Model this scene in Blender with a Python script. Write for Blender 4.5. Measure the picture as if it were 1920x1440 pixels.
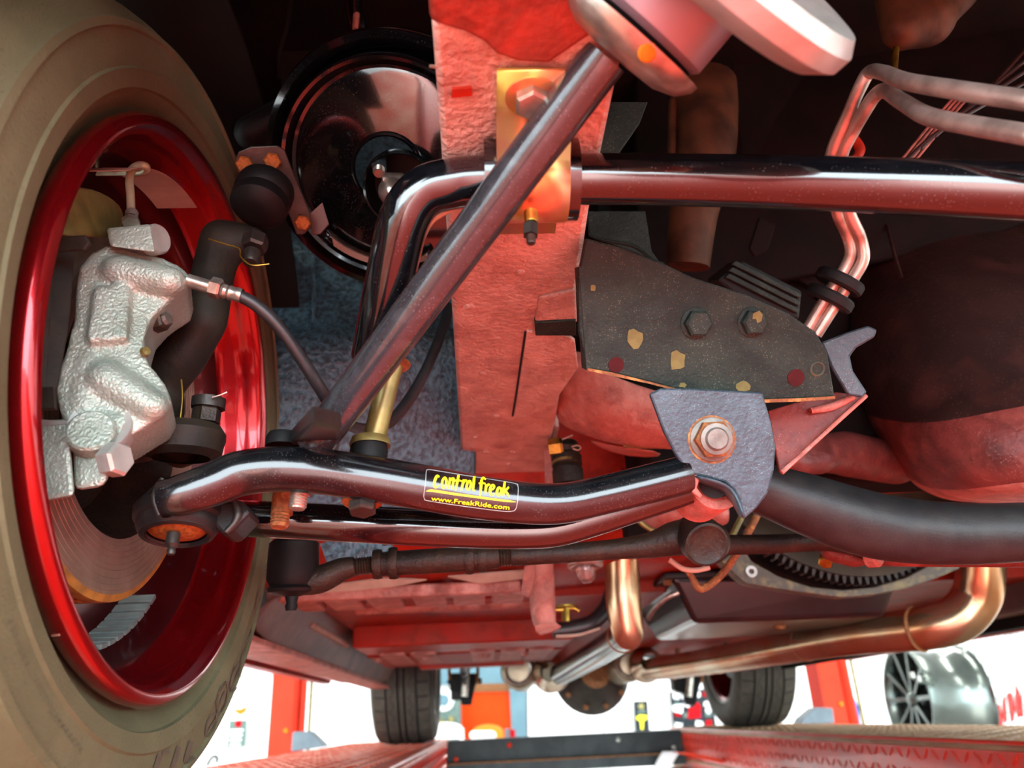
import bpy, bmesh, math, random
from mathutils import Vector, Matrix
from mathutils.bvhtree import BVHTree
random.seed(7)
scn = bpy.context.scene
for o in list(bpy.data.objects): bpy.data.objects.remove(o)
COL = scn.collection

# ------------------------------------------------------------------ camera, light, exposure
F = 1442.0
def _d(u, v): return Vector((u-960, -(v-720), -F)).normalized()
_dY = _d(911, 1352); _dZ = _d(802, -2569); _dZ = (_dZ-_dY*_dZ.dot(_dY)).normalized(); _dX = _dY.cross(_dZ)
CW = Matrix((_dX, _dY, _dZ))                      # camera axes -> world axes
cam_d = bpy.data.cameras.new('camera'); cam = bpy.data.objects.new('camera', cam_d); COL.objects.link(cam)
cam_d.sensor_fit = 'HORIZONTAL'; cam_d.sensor_width = 36.0; cam_d.lens = F/1920*36.0
cam_d.clip_start = 0.02; cam_d.clip_end = 200
cam.matrix_world = CW.to_4x4(); scn.camera = cam
cam_d.dof.use_dof = True; cam_d.dof.focus_distance = 0.62; cam_d.dof.aperture_fstop = 7.0

w = bpy.data.worlds.new('daylight'); scn.world = w; w.use_nodes = True
w.node_tree.nodes['Background'].inputs[0].default_value = (0.80, 0.92, 1.0, 1)
w.node_tree.nodes['Background'].inputs[1].default_value = 20.0
vs = scn.view_settings; vs.view_transform = 'Standard'; vs.look = 'None'; vs.gamma = 1.0; vs.exposure = -0.22
vs.use_curve_mapping = False

sun_d = bpy.data.lights.new('sun', 'SUN'); sun_d.energy = 17.0; sun_d.angle = math.radians(2.5); sun_d.color = (1, .95, .88)
sun = bpy.data.objects.new('sun', sun_d); COL.objects.link(sun)
sun.rotation_euler = Vector((.10, 1, -.62)).to_track_quat('-Z', 'Y').to_euler()      # low sun added behind the camera to brighten the tray below
def area(name, loc, rot, sx, sy, power, col=(1, .97, .9)):
    l = bpy.data.lights.new(name, 'AREA'); l.shape = 'RECTANGLE'; l.size = sx; l.size_y = sy; l.energy = power; l.color = col
    o = bpy.data.objects.new(name, l); COL.objects.link(o); o.location = loc; o.rotation_euler = rot; return o
ZF = -1.75        # shop floor below the lens, the car stands on the raised lift
ZC = 2.9          # ceiling
LAMPS = [(x, y, 90) for x in (-3.4, 4.2) for y in (1.2, 4.6, 7.4)]+[(x, 7.4, 90) for x in (-1.6, 2.4)]+[(x, -2.0, 200) for x in (-2.6, .4, 3.4)]
for lx, ly, pw in LAMPS:
    area('tube_light', (lx, ly, ZC-0.12), (0, 0, 0), 0.25, 2.2, pw)

# ------------------------------------------------------------------ pixel helpers
def R(u, v): return CW @ Vector(((u-960)/F, -(v-720)/F, -1.0))
def P(u, v, y): d = R(u, v); return d*(y/d.y)
def PZ(u, v, z): d = R(u, v); return d*(z/d.z)
def PX(u, v, x): d = R(u, v); return d*(x/d.x)
def PL(u, v, o, n): d = R(u, v); return d*(o.dot(n)/d.dot(n))
def m_of(px, u, v, y): return px*(y/R(u, v).y)/F
def V(*a): return Vector(a)

# ------------------------------------------------------------------ materials
def S(h):
    h = h.lstrip('#'); c = [int(h[i:i+2], 16)/255 for i in (0, 2, 4)]
    return tuple(((x/12.92) if x <= .04045 else ((x+.055)/1.055)**2.4) for x in c)+(1,)
def mat(name, col, rough=.5, metal=0, col2=None, scale=40, lo=.4, hi=.65, bump=0, bscale=300, coat=0, trans=0, emit=0, spec=.5, detail=4, stretch=None, rough2=None, grime=None, speck=None):
    m = bpy.data.materials.new(name); m.use_nodes = True; nt = m.node_tree; b = nt.nodes['Principled BSDF']
    c = S(col) if isinstance(col, str) else tuple(col)+(1,)
    b.inputs['Base Color'].default_value = c; b.inputs['Roughness'].default_value = rough; b.inputs['Metallic'].default_value = metal
    b.inputs['Specular IOR Level'].default_value = spec
    b.inputs['Coat Weight'].default_value = coat; b.inputs['Coat Roughness'].default_value = .06
    b.inputs['Transmission Weight'].default_value = trans
    tc = nt.nodes.new('ShaderNodeTexCoord'); src = tc.outputs['Object']
    if stretch:
        mp = nt.nodes.new('ShaderNodeMapping'); mp.inputs['Scale'].default_value = stretch; nt.links.new(src, mp.inputs[0]); src = mp.outputs[0]
    if col2:
        n = nt.nodes.new('ShaderNodeTexNoise'); n.inputs['Scale'].default_value = scale; n.inputs['Detail'].default_value = detail; nt.links.new(src, n.inputs['Vector'])
        r = nt.nodes.new('ShaderNodeValToRGB'); cols = [c]+[S(x) if isinstance(x, str) else tuple(x)+(1,) for x in (col2 if isinstance(col2, list) else [col2])]
        r.color_ramp.elements[0].position = lo; r.color_ramp.elements[1].position = hi
        r.color_ramp.elements[0].color = cols[0]; r.color_ramp.elements[1].color = cols[-1]
        for i, cc in enumerate(cols[1:-1]):
            e = r.color_ramp.elements.new(lo+(hi-lo)*(i+1)/(len(cols)-1)); e.color = cc
        nt.links.new(n.outputs['Fac'], r.inputs[0]); nt.links.new(r.outputs[0], b.inputs['Base Color'])
        if rough2 is not None:
            mr = nt.nodes.new('ShaderNodeMapRange'); mr.inputs[1].default_value = lo; mr.inputs[2].default_value = hi
            mr.inputs[3].default_value = rough; mr.inputs[4].default_value = rough2
            nt.links.new(n.outputs['Fac'], mr.inputs[0]); nt.links.new(mr.outputs[0], b.inputs['Roughness'])
    def colour_in():
        l = b.inputs['Base Color'].links
        return l[0].from_socket if l else None
    def mix(fac, colr, blend):
        x = nt.nodes.new('ShaderNodeMix'); x.data_type = 'RGBA'; x.blend_type = blend; nt.links.new(fac, x.inputs[0])
        s_ = colour_in()
        if s_: nt.links.new(s_, x.inputs[6])
        else: x.inputs[6].default_value = c
        x.inputs[7].default_value = colr; nt.links.new(x.outputs[2], b.inputs['Base Color'])
    if grime:
        gs, amt, gc = grime
        n = nt.nodes.new('ShaderNodeTexNoise'); n.inputs['Scale'].default_value = gs; n.inputs['Detail'].default_value = 9; n.inputs['Roughness'].default_value = .68; nt.links.new(src, n.inputs['Vector'])
        mr = nt.nodes.new('ShaderNodeMapRange'); mr.inputs[1].default_value = .47; mr.inputs[2].default_value = .66; mr.inputs[3].default_value = 0; mr.inputs[4].default_value = amt
        nt.links.new(n.outputs['Fac'], mr.inputs[0]); mix(mr.outputs[0], S(gc), 'MIX')
    if speck:
        ss_, amt, gc = speck
        n = nt.nodes.new('ShaderNodeTexVoronoi'); n.inputs['Scale'].default_value = ss_; nt.links.new(src, n.inputs['Vector'])
        n3 = nt.nodes.new('ShaderNodeTexNoise'); n3.inputs['Scale'].default_value = ss_*.12; nt.links.new(src, n3.inputs['Vector'])
        md = nt.nodes.new('ShaderNodeMath'); md.operation = 'MULTIPLY'; nt.links.new(n3.outputs['Fac'], md.inputs[0]); md.inputs[1].default_value = .34
        lt = nt.nodes.new('ShaderNodeMath'); lt.operation = 'LESS_THAN'; nt.links.new(n.outputs['Distance'], lt.inputs[0]); nt.links.new(md.outputs[0], lt.inputs[1])
        m2 = nt.nodes.new('ShaderNodeMath'); m2.operation = 'MULTIPLY'; m2.inputs[1].default_value = amt; nt.links.new(lt.outputs[0], m2.inputs[0]); mix(m2.outputs[0], S(gc), 'MIX')
    if bump:
        n2 = nt.nodes.new('ShaderNodeTexNoise'); n2.inputs['Scale'].default_value = bscale; n2.inputs['Detail'].default_value = 3; nt.links.new(src, n2.inputs['Vector'])
        bp = nt.nodes.new('ShaderNodeBump'); bp.inputs['Strength'].default_value = bump; bp.inputs['Distance'].default_value = .002
        nt.links.new(n2.outputs['Fac'], bp.inputs['Height']); nt.links.new(bp.outputs[0], b.inputs['Normal'])
    if emit:
        b.inputs['Emission Color'].default_value = c; b.inputs['Emission Strength'].default_value = emit
    return m
M = dict(
 gloss=mat('black_powder_coat', '#06080b', .13, col2='#0b0e11', scale=90, coat=.7, bump=.015, bscale=250, speck=(420, .25, '#5a5f60')),
 dusty=mat('dusty_black_coat', '#070a0d', .2, col2='#101416', scale=60, lo=.4, hi=.8, bump=.02, bscale=400, coat=.45, spec=.45, speck=(520, .25, '#5d6464'), grime=(30, .3, '#202322')),
 satin=mat('satin_black_steel', '#121416', .45, col2='#1c1e1e', scale=60, bump=.12, bscale=500, spec=.3, grime=(25, .35, '#2c2722'), speck=(600, .25, '#4a4640')),
 rodsteel=mat('worn_rod_steel', '#34373b', .2, .35, col2='#484b4f', scale=70, lo=.5, hi=.8, bump=.06, bscale=300, coat=.6, grime=(40, .3, '#221f1e'), speck=(400, .3, '#7d7f80')),
 plate=mat('painted_steel_plate', '#182421', .5, 0, col2='#222f2b', scale=50, lo=.4, hi=.75, bump=.4, bscale=350, spec=.15, grime=(30, .5, '#2b362f'), speck=(500, .5, '#666c58')),
 bracket=mat('blue_grey_bracket', '#24333c', .36, .1, col2='#364852', scale=30, bump=.3, bscale=300, spec=.35, grime=(35, .55, '#161e22'), speck=(500, .4, '#76868a')),
 undercoat=mat('stone_guard_undercoat', '#4a7280', .4, col2='#263c45', scale=150, bump=2.0, bscale=150, spec=.5),
 liner=mat('dark_wheel_liner', '#0f0d0b', .9, col2='#15110d', scale=12, bump=.1, spec=.15),
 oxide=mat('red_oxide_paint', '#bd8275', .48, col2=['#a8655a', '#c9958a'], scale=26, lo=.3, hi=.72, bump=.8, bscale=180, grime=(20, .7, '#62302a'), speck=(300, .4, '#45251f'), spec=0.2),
 rail=mat('red_primer_rail', '#c9b0a4', .42, col2=['#b3988c', '#d6c0b4'], scale=22, lo=.3, hi=.75, bump=1.6, bscale=200, spec=.25, grime=(18, .55, '#7a4a42'), speck=(380, .35, '#5c322c')),
 railfront=mat('red_brown_rail_cap', '#9a3b30', .45, col2=['#7d3a30', '#b04638'], scale=26, lo=.3, hi=.7, bump=.7, bscale=150, grime=(22, .75, '#4c1f19'), spec=0.2),
 floorred=mat('red_floor_paint', '#8f2e22', .48, col2=['#98200f', '#a5584a'], scale=7, lo=.3, hi=.78, bump=.5, bscale=80, grime=(14, .7, '#45180f'), spec=0.15),
 redbright=mat('bright_red_paint', '#a5200e', .4, col2='#983424', scale=9, bump=.2, bscale=80, grime=(12, .6, '#4c1c14'), spec=0.15),
 rocker=mat('brown_underseal', '#6b4e46', .5, col2='#5a3f39', scale=15, bump=.3, bscale=200, grime=(14, .5, '#3a2a25'), spec=0.2),
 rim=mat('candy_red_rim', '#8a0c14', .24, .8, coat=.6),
 tyre=mat('dusty_tyre_rubber', '#4c5038', .75, col2='#575a41', scale=9, bump=.3, bscale=500, spec=.3, grime=(8, .4, '#6b6a50'), speck=(160, .25, '#37342b')),
 tyre2=mat('clean_tyre_rubber', '#3d3a34', .7, col2='#4a463e', scale=20, bump=.1, spec=0.2),
 letter=mat('raised_rubber_lettering', '#3f3c30', .65, col2='#4a4738', scale=60),
 groove=mat('tread_groove_rubber', '#101010', .8, col2='#181716', scale=60),
 cast=mat('cast_aluminium', '#97a69a', .38, .4, col2='#839286', scale=25, bump=.7, bscale=480, spec=.4, grime=(30, .3, '#5b665a')),
 machined=mat('machined_aluminium', '#a9aca6', .36, .5, col2='#989a92', scale=60, bump=.05),
 steel=mat('zinc_steel', '#b7b3a8', .3, .8, col2='#8f8a80', scale=70, bump=.05),
 darksteel=mat('dark_steel', '#3a3733', .45, .5, col2='#2a2622', scale=60, bump=.15),
 rust=mat('rusty_steel', '#8a5a2c', .75, .05, col2=['#6d4020', '#b07c40'], scale=150, lo=.35, hi=.7, bump=.4, grime=(60, .5, '#4a2c18')),
 gold=mat('yellow_zinc', '#cfa23e', .3, .75, col2=['#d7b25a', '#d98d6a', '#b9bf6a'], scale=14, lo=.3, hi=.7),
 olive=mat('olive_zinc_sleeve', '#847c46', .38, .5, col2='#6d6436', scale=60, grime=(40, .4, '#55502c')),
 orangebolt=mat('orange_plated_bolt', '#94602e', .5, .3, col2='#6d421e', scale=300, bump=.2, spec=.3),
 brass=mat('brass', '#a98c3c', .35, .9, col2='#7f672a', scale=80),
 rotor=mat('rotor_face', '#9a8d7c', .4, .6, col2='#857868', scale=30, bump=.25, bscale=60, grime=(20, .4, '#5c5042')),
 rotoredge=mat('rusty_rotor_edge', '#a8792f', .6, .3, col2='#7d5a26', scale=60, bump=.2),
 rubber=mat('black_rubber', '#0a0b0c', .6, col2='#101111', scale=50, bump=.05, spec=.2),
 hose=mat('brake_hose_rubber', '#1a1b1d', .45, col2='#232426', scale=90),
 grease=mat('greasy_iron', '#191815', .5, .1, col2='#262019', scale=45, bump=.5, bscale=250, spec=.3, grime=(30, .5, '#372c20'), speck=(300, .3, '#5d5140')),
 knuckle=mat('forged_knuckle', '#1c1b17', .6, .1, col2='#2a251c', scale=40, bump=.25, bscale=250, spec=.25),
 oilpan=mat('oily_oil_pan', '#33201d', .38, col2=['#261614', '#4d2b26'], scale=9, lo=.3, hi=.75, bump=.35, bscale=120, spec=.35, grime=(10, .6, '#150d0c'), speck=(230, .3, '#6d5c50')),
 stainless=mat('heat_tinted_stainless', '#c2ae90', .25, .9, col2=['#bd8a60', '#cfc0a4'], scale=5, lo=.35, hi=.65, stretch=(1, 1, .4), grime=(16, .4, '#8a6038')),
 mufflerm=mat('brushed_muffler', '#8f8670', .36, .8, col2='#9f967f', scale=12, grime=(14, .4, '#6a5a40')),
 line=mat('tin_plated_line', '#b9aba0', .34, .7, col2='#8f7f76', scale=60),
 hardline=mat('olive_hard_line', '#c7c4a4', .35, .6, col2='#a9a582', scale=60),
 pan=mat('black_transmission_pan', '#1a1516', .28, .1, col2='#251a1a', scale=20, coat=.3),
 flywheel=mat('flywheel_iron', '#2e2a20', .55, .5, col2='#3c3626', scale=30),
 belliron=mat('mottled_bell_plate', '#474a42', .55, .3, col2='#6b6a4a', scale=90, lo=.45, hi=.7, bump=.2),
 chalk=mat('yellow_paint_mark', '#5f5a38', .8, col2='#6b663f', scale=200, spec=.1),
 redmark=mat('red_dot', '#3f1416', .7, col2='#351012', scale=60, spec=.1),
 brown=mat('brown_engine_paint', '#4d311e', .6, .1, col2='#2d1c11', scale=30, bump=.4, bscale=140, spec=0.2),
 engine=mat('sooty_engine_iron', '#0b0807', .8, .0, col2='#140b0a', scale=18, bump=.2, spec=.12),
 yellow=mat('yellow_ink', '#f4ee06', .5, col2='#efe800', scale=40),
 sticker=mat('clear_film_edge', '#8f9899', .3, col2='#a3abab', scale=40),
 tape=mat('aged_adhesive_tape', '#a58c7c', .6, col2='#b19a88', scale=40),
 weight=mat('grey_wheel_weight', '#6f7a78', .45, .3, col2='#616b6a', scale=60),
 liftred=mat('lift_red_enamel', '#c8301f', .3, col2='#b82a1c', scale=10, coat=.3, grime=(9, .4, '#7a3a30'), spec=0.25),
 liftorange=mat('lift_post_red', '#c4280c', .4, col2='#b8240c', scale=6, spec=.05),
 liftsalmon=mat('lift_post_face', '#c93a24', .45, col2='#c0341f', scale=6, spec=.05),
 tread=mat('scuffed_tread_plate', '#9c8468', .45, .2, col2='#8a6a52', scale=8, lo=.4, hi=.65, spec=0.1),
 treadL=mat('scuffed_red_tread', '#b9503c', .4, .1, col2='#c98a78', scale=8, lo=.4, hi=.65, spec=0.1),
 darkbeam=mat('dark_beam_paint', '#2b2f30', .5, col2='#383d3e', scale=12, bump=.1, spec=0.15),
 greycover=mat('grey_cover', '#64727a', .5, col2='#5a676e', scale=10, spec=0.15),
 wall=mat('white_wall_paint', '#f2f4f3', .6, col2='#eceeed', scale=3),
 panel=mat('white_wall_panel', '#f6f6f6', .4, col2='#f0f1f1', scale=3),
 floor=mat('grey_shop_floor', '#8f8c88', .4, col2='#7b7874', scale=4),
 ceil=mat('white_ceiling', '#e8e8e6', .7, col2='#dcdcda', scale=4),
 orange=mat('orange_door_paint', '#d8430f', .5, col2='#cf3e0d', scale=3, spec=0.05),
 bluegrey=mat('blue_grey_column', '#5f7d8a', .6, col2='#688691', scale=5, spec=0.05),
 carwhite=mat('white_car_paint', '#eef0ef', .25, col2='#e6e8e8', scale=3, coat=.6),
 glass=mat('car_glass', '#31474a', .08, col2='#3c5456', scale=4),
 chrome=mat('polished_alloy', '#5a625e', .2, .85, col2='#4a524e', scale=5),
 alloydark=mat('dark_alloy_pocket', '#20282a', .3, .6, col2='#2a3234', scale=20),
 wire=mat('green_grey_wire', '#46524b', .4, .4, col2='#3a453f', scale=50),
 salmon=mat('salmon_red_lettering', '#c83a38', .6, col2='#c03432', scale=30, spec=0.05),
 blue=mat('print_blue', '#1a5c9c', .6, col2='#2266a8', scale=30, spec=0.05),
 printred=mat('print_red', '#b0151d', .6, col2='#a0121a', scale=30, spec=0.05),
 printdark=mat('print_dark', '#2b3237', .6, col2='#343c41', scale=30, spec=0.05),
 printgrey=mat('print_grey_green', '#5f736e', .6, col2='#6a7d78', scale=30, spec=0.05),
 printwhite=mat('print_white', '#eef1f2', .6, col2='#e5e9ea', scale=30),
 printgold=mat('print_gold', '#b87a20', .6, col2='#9c681c', scale=60, spec=0.05),
 lavender=mat('lavender_grey_steel', '#8d868f', .35, .4, col2='#7d757c', scale=20),
 salmonred=mat('salmon_red_enamel', '#dc4a3a', .4, col2='#d44234', scale=6),
 boltgrey=mat('grey_bolt_steel', '#6e6b64', .5, .5, col2='#55524c', scale=90, bump=.2),
 maroon=mat('maroon_oily_paint', '#7a3a34', .45, col2=['#5f2a26', '#8f4a42'], scale=18, lo=.3, hi=.72, bump=.6, bscale=150, grime=(14, .65, '#33181500'[:7]), speck=(300, .3, '#9c6a60'), spec=0.25),
 rimshade=mat('shaded_candy_barrel', '#430b0f', .3, .55, coat=.5),  # rim red darkened to stand in for shade deep in the barrel
 lampmat=mat('lamp_diffuser', '#ffffff', .5, emit=6),
 clear=mat('clear_plastic', '#e8c8c0', .08, trans=.9),
)

# ------------------------------------------------------------------ mesh helpers
def tag(o, label=None, cat=None, group=None, kind=None):
    if label: o['label'] = label
    if cat: o['category'] = cat
    if group: o['group'] = group
    if kind: o['kind'] = kind
    return o
def thing(name, label, cat, loc=(0, 0, 0), group=None):
    o = bpy.data.objects.new(name, None); COL.objects.link(o); o.location = loc; o.empty_display_size = .05
    return tag(o, label, cat, group)
def wloc(o):
    l = Vector(o.location)
    while o.parent: o = o.parent; l += Vector(o.location)
    return l
def obj(name, verts, faces, m, parent=None, smooth=None, bevel=0, label=None, cat=None, group=None, kind=None):
    vs_ = [Vector(v) for v in verts]
    lo = Vector([min(v[i] for v in vs_) for i in range(3)]); hi = Vector([max(v[i] for v in vs_) for i in range(3)]); c = (lo+hi)/2
    me = bpy.data.meshes.new(name); me.from_pydata([v-c for v in vs_], [], faces)
    bm = bmesh.new(); bm.from_mesh(me); bmesh.ops.recalc_face_normals(bm, faces=bm.faces); bm.to_mesh(me); bm.free()
    me.materials.append(M[m] if isinstance(m, str) else m)
    if smooth is not None:
        for p in me.polygons: p.use_smooth = True
        me.set_sharp_from_angle(angle=math.radians(smooth))
    o = bpy.data.objects.new(name, me); COL.objects.link(o)
    if parent: o.parent = parent; o.location = c-wloc(parent)
    else: o.location = c
    if bevel:
        b = o.modifiers.new('bevel', 'BEVEL'); b.width = bevel; b.segments = 2; b.limit_method = 'ANGLE'
    return tag(o, label, cat, group, kind)
class MB:
    def __init__(s): s.v = []; s.f = []
    def add(s, v, f):
        n = len(s.v); s.v += [Vector(x) for x in v]; s.f += [tuple(i+n for i in q) for q in f]; return s
    def box(s, lo, hi):
        x0, y0, z0 = lo; x1, y1, z1 = hi
        return s.add([(x0,y0,z0),(x1,y0,z0),(x1,y1,z0),(x0,y1,z0),(x0,y0,z1),(x1,y0,z1),(x1,y1,z1),(x0,y1,z1)],
                     [(0,3,2,1),(4,5,6,7),(0,1,5,4),(1,2,6,5),(2,3,7,6),(3,0,4,7)])
    def hexa(s, p): return s.add(p, [(0,3,2,1),(4,5,6,7),(0,1,5,4),(1,2,6,5),(2,3,7,6),(3,0,4,7)])
    def build(s, name, m, parent=None, **k): return obj(name, s.v, s.f, m, parent, **k)
def catmull(pts, n=8):
    out = []
    for i in range(len(pts)-1):
        p0 = pts[max(i-1, 0)]; p1 = pts[i]; p2 = pts[i+1]; p3 = pts[min(i+2, len(pts)-1)]
        for k in range(n):
            t = k/n
            out.append([.5*(2*b+(c-a)*t+(2*a-5*b+4*c-d)*t*t+(-a+3*b-3*c+d)*t**3) for a, b, c, d in zip(p0, p1, p2, p3)])
    out.append(list(pts[-1])); return out
def frame(ax):
    ax = Vector(ax).normalized(); t = Vector((0, 0, 1)) if abs(ax.z) < .9 else Vector((1, 0, 0))
    u = t.cross(ax).normalized(); return u, ax.cross(u), ax
def tubegeo(pts, rad, seg=16, n=8, caps=True, smooth=True):
    """pts: Vectors, rad: list of metres"""
    q = [list(p)+[r] for p, r in zip(pts, rad)]
    q = catmull(q, n) if smooth and len(q) > 2 else (catmull(q, 2) if smooth else q)
    ps = [Vector(x[:3]) for x in q]; rs = [x[3] for x in q]
    v = []; f = []; up = None
    for i, p in enumerate(ps):
        t = (ps[min(i+1, len(ps)-1)]-ps[max(i-1, 0)]).normalized()
        if up is None: up = frame(t)[0]
        up = (up-t*up.dot(t)).normalized(); s_ = t.cross(up)
        for k in range(seg):
            a = 2*math.pi*k/seg; v.append(p+(up*math.cos(a)+s_*math.sin(a))*rs[i])
    for i in range(len(ps)-1):
        for k in range(seg): f.append((i*seg+k, i*seg+(k+1)%seg, (i+1)*seg+(k+1)%seg, (i+1)*seg+k))
    if caps: f.append(tuple(range(seg-1, -1, -1))); f.append(tuple(range((len(ps)-1)*seg, len(ps)*seg)))
    return v, f
def tube(name, pts, rad, m, parent=None, seg=16, n=8, smooth=True, **k):
    if not isinstance(rad, (list, tuple)): rad = [rad]*len(pts)
    v, f = tubegeo([Vector(p) for p in pts], rad, seg, n, True, smooth); return obj(name, v, f, m, parent, smooth=40, **k)
def tpx(name, path, m, parent=None, seg=18, n=8, smooth=True, **k):
    """path rows: (u, v, y, radius_px)"""
    return tube(name, [P(a[0], a[1], a[2]) for a in path], [m_of(a[3], a[0], a[1], a[2]) for a in path], m, parent, seg, n, smooth, **k)
def lathegeo(prof, o, ax, seg=32, a0=0, a1=None):
    u, s_, ax = frame(ax); o = Vector(o); v = []; f = []; full = a1 is None; A1 = a0+2*math.pi if full else a1; n = seg if full else seg+1
    for r, h in prof:
        for k in range(n):
            a = a0+(A1-a0)*k/seg; v.append(o+ax*h+(u*math.cos(a)+s_*math.sin(a))*r)
    for i in range(len(prof)-1):
        for k in range(seg):
            k2 = (k+1) % n if full else k+1; f.append((i*n+k, i*n+k2, (i+1)*n+k2, (i+1)*n+k))
    return v, f
def lathe(name, prof, o, ax, m, parent=None, seg=32, sm=35, **k):
    v, f = lathegeo(prof, o, ax, seg); return obj(name, v, f, m, parent, smooth=sm, **k)
def cylgeo(p0, p1, r, seg=16):
    p0 = Vector(p0); p1 = Vector(p1); L = (p1-p0).length
    return lathegeo([(1e-5, 0), (r, 0), (r, L), (1e-5, L)], p0, p1-p0, seg)
def cyl(name, p0, p1, r, m, parent=None, seg=20, **k):
    v, f = cylgeo(p0, p1, r, seg); return obj(name, v, f, m, parent, smooth=35, **k)
def poly(name, pts, thick, m, parent=None, nrm=None, bevel=0, smooth=None, **k):
    """flat or slightly warped outline given a thickness along nrm"""
    pts = [Vector(p) for p in pts]; n = len(pts)
    if nrm is None:
        nrm = Vector((0, 0, 0))
        for i in range(n): nrm += pts[i].cross(pts[(i+1) % n])
        nrm.normalize()
        if nrm.dot(pts[0]) < 0: nrm = -nrm       # away from the viewer's side
    nrm = Vector(nrm).normalized()
    v = pts+[p+nrm*thick for p in pts]
    f = [tuple(range(n)), tuple(range(2*n-1, n-1, -1))]+[(i, (i+1) % n, n+(i+1) % n, n+i) for i in range(n)]
    return obj(name, v, f, m, parent, bevel=bevel, smooth=smooth, **k)
def polypx(name, px, o, nrm, thick, m, parent=None, **k):
    nrm = Vector(nrm).normalized()
    if nrm.dot(o) < 0: nrm = -nrm
    return poly(name, [PL(u, v, o, nrm) for u, v in px], thick, m, parent, nrm, **k)
def sheet(name, rows, m, parent=None, thick=.003, sub=2, **k):
    nr = len(rows); nc = len(rows[0]); v = [p for r in rows for p in r]
    f = [(i*nc+j, i*nc+j+1, (i+1)*nc+j+1, (i+1)*nc+j) for i in range(nr-1) for j in range(nc-1)]
    o = obj(name, v, f, m, parent, smooth=180, **k)
    s = o.modifiers.new('solid', 'SOLIDIFY'); s.thickness = thick; s.offset = 0
    if sub: s2 = o.modifiers.new('sub', 'SUBSURF'); s2.levels = sub; s2.render_levels = sub
    return o
def blob(name, caps, m, parent=None, vox=.003, boxes=(), it=6, prisms=(), **k):
    """casting: capsules (p0, p1, r0, r1) and boxes fused by a voxel remesh"""
    mb = MB()
    for p0, p1, r0, r1 in caps:
        p0 = Vector(p0); p1 = Vector(p1); L = max((p1-p0).length, 1e-4); prof = [(1e-5, -r0)]
        for i in range(1, 5): a = math.pi/2*i/4; prof.append((r0*math.sin(a), -r0*math.cos(a)))
        for i in range(0, 4): a = math.pi/2*i/4; prof.append((r1*math.cos(a), L+r1*math.sin(a)))
        prof.append((1e-5, L+r1)); v, f = lathegeo(prof, p0, (p1-p0) if (p1-p0).length > 1e-5 else (0, 0, 1), 14); mb.add(v, f)
    for b in boxes: mb.hexa(b)
    for pts, nrm, th in prisms:
        n_ = len(pts); nn_ = Vector(nrm).normalized()
        mb.add(list(pts)+[Vector(p)+nn_*th for p in pts], [tuple(range(n_)), tuple(range(2*n_-1, n_-1, -1))]+[(i, (i+1) % n_, n_+(i+1) % n_, n_+i) for i in range(n_)])
    o = obj(name, mb.v, mb.f, m, parent, smooth=180, **k)
    r = o.modifiers.new('remesh', 'REMESH'); r.mode = 'VOXEL'; r.voxel_size = vox; r.use_smooth_shade = True
    s = o.modifiers.new('smooth', 'SMOOTH'); s.factor = .5; s.iterations = it
    return o
def bpx(u0, v0, y0, r0, u1, v1, y1, r1): return (P(u0, v0, y0), P(u1, v1, y1), m_of(r0, u0, v0, y0), m_of(r1, u1, v1, y1))
def hexhead(name, o, ax, r, h, m, parent=None, label=None, **k):
    prof = [(1e-5, 0), (r, 0), (r, h*.82), (r*.84, h), (1e-5, h)]
    v, f = lathegeo(prof, o, ax, 6); return obj(name, v, f, m, parent, smooth=20, label=label, **k)
def washer(o, ax, r, h, m, parent, ri=.3, name='washer', seg=24):
    return lathe(name, [(r*ri, 0), (r*.96, 0), (r, h*.3), (r, h*.8), (r*.96, h), (r*ri, h)], o, ax, m, parent, seg)
def bolt(parent, u, v, y, rpx, m, ax=None, h=.6, wash=True, name='bolt', wm=None):
    o = P(u, v, y); r = m_of(rpx, u, v, y)
    if ax is None: ax = -R(u, v)
    ax = Vector(ax).normalized()
    if wash: washer(o, ax, r*1.3, r*.18, wm or m, parent)
    return hexhead(name, o+ax*r*.16, ax, r, r*h, m, parent)
def stud(parent, u, v, y, rpx, lpx, ax, m, name='threaded_stud'):
    """threaded shank as a ridged lathe"""
    o = P(u, v, y); r = m_of(rpx, u, v, y); L = m_of(lpx, u, v, y); prof = [(1e-5, 0)]; n = max(4, int(L/(r*.28)))
    for i in range(n): prof += [(r, L*i/n), (r*.86, L*(i+.5)/n)]
    prof += [(r*.8, L), (1e-5, L)]
    return lathe(name, prof, o, ax, m, parent, 16, 20)
def bvh(o):
    me = o.data; off = wloc(o); return BVHTree.FromPolygons([Vector(v.co)+off for v in me.vertices], [list(p.vertices) for p in me.polygons])
def onto(tree, u, v, off=.0004):
    d = R(u, v).normalized(); h = tree.ray_cast(Vector((0, 0, 0)), d)
    if h[0] is None: return None
    n = h[1] if h[1].dot(d) < 0 else -h[1]
    return h[0]+n*off
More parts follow.
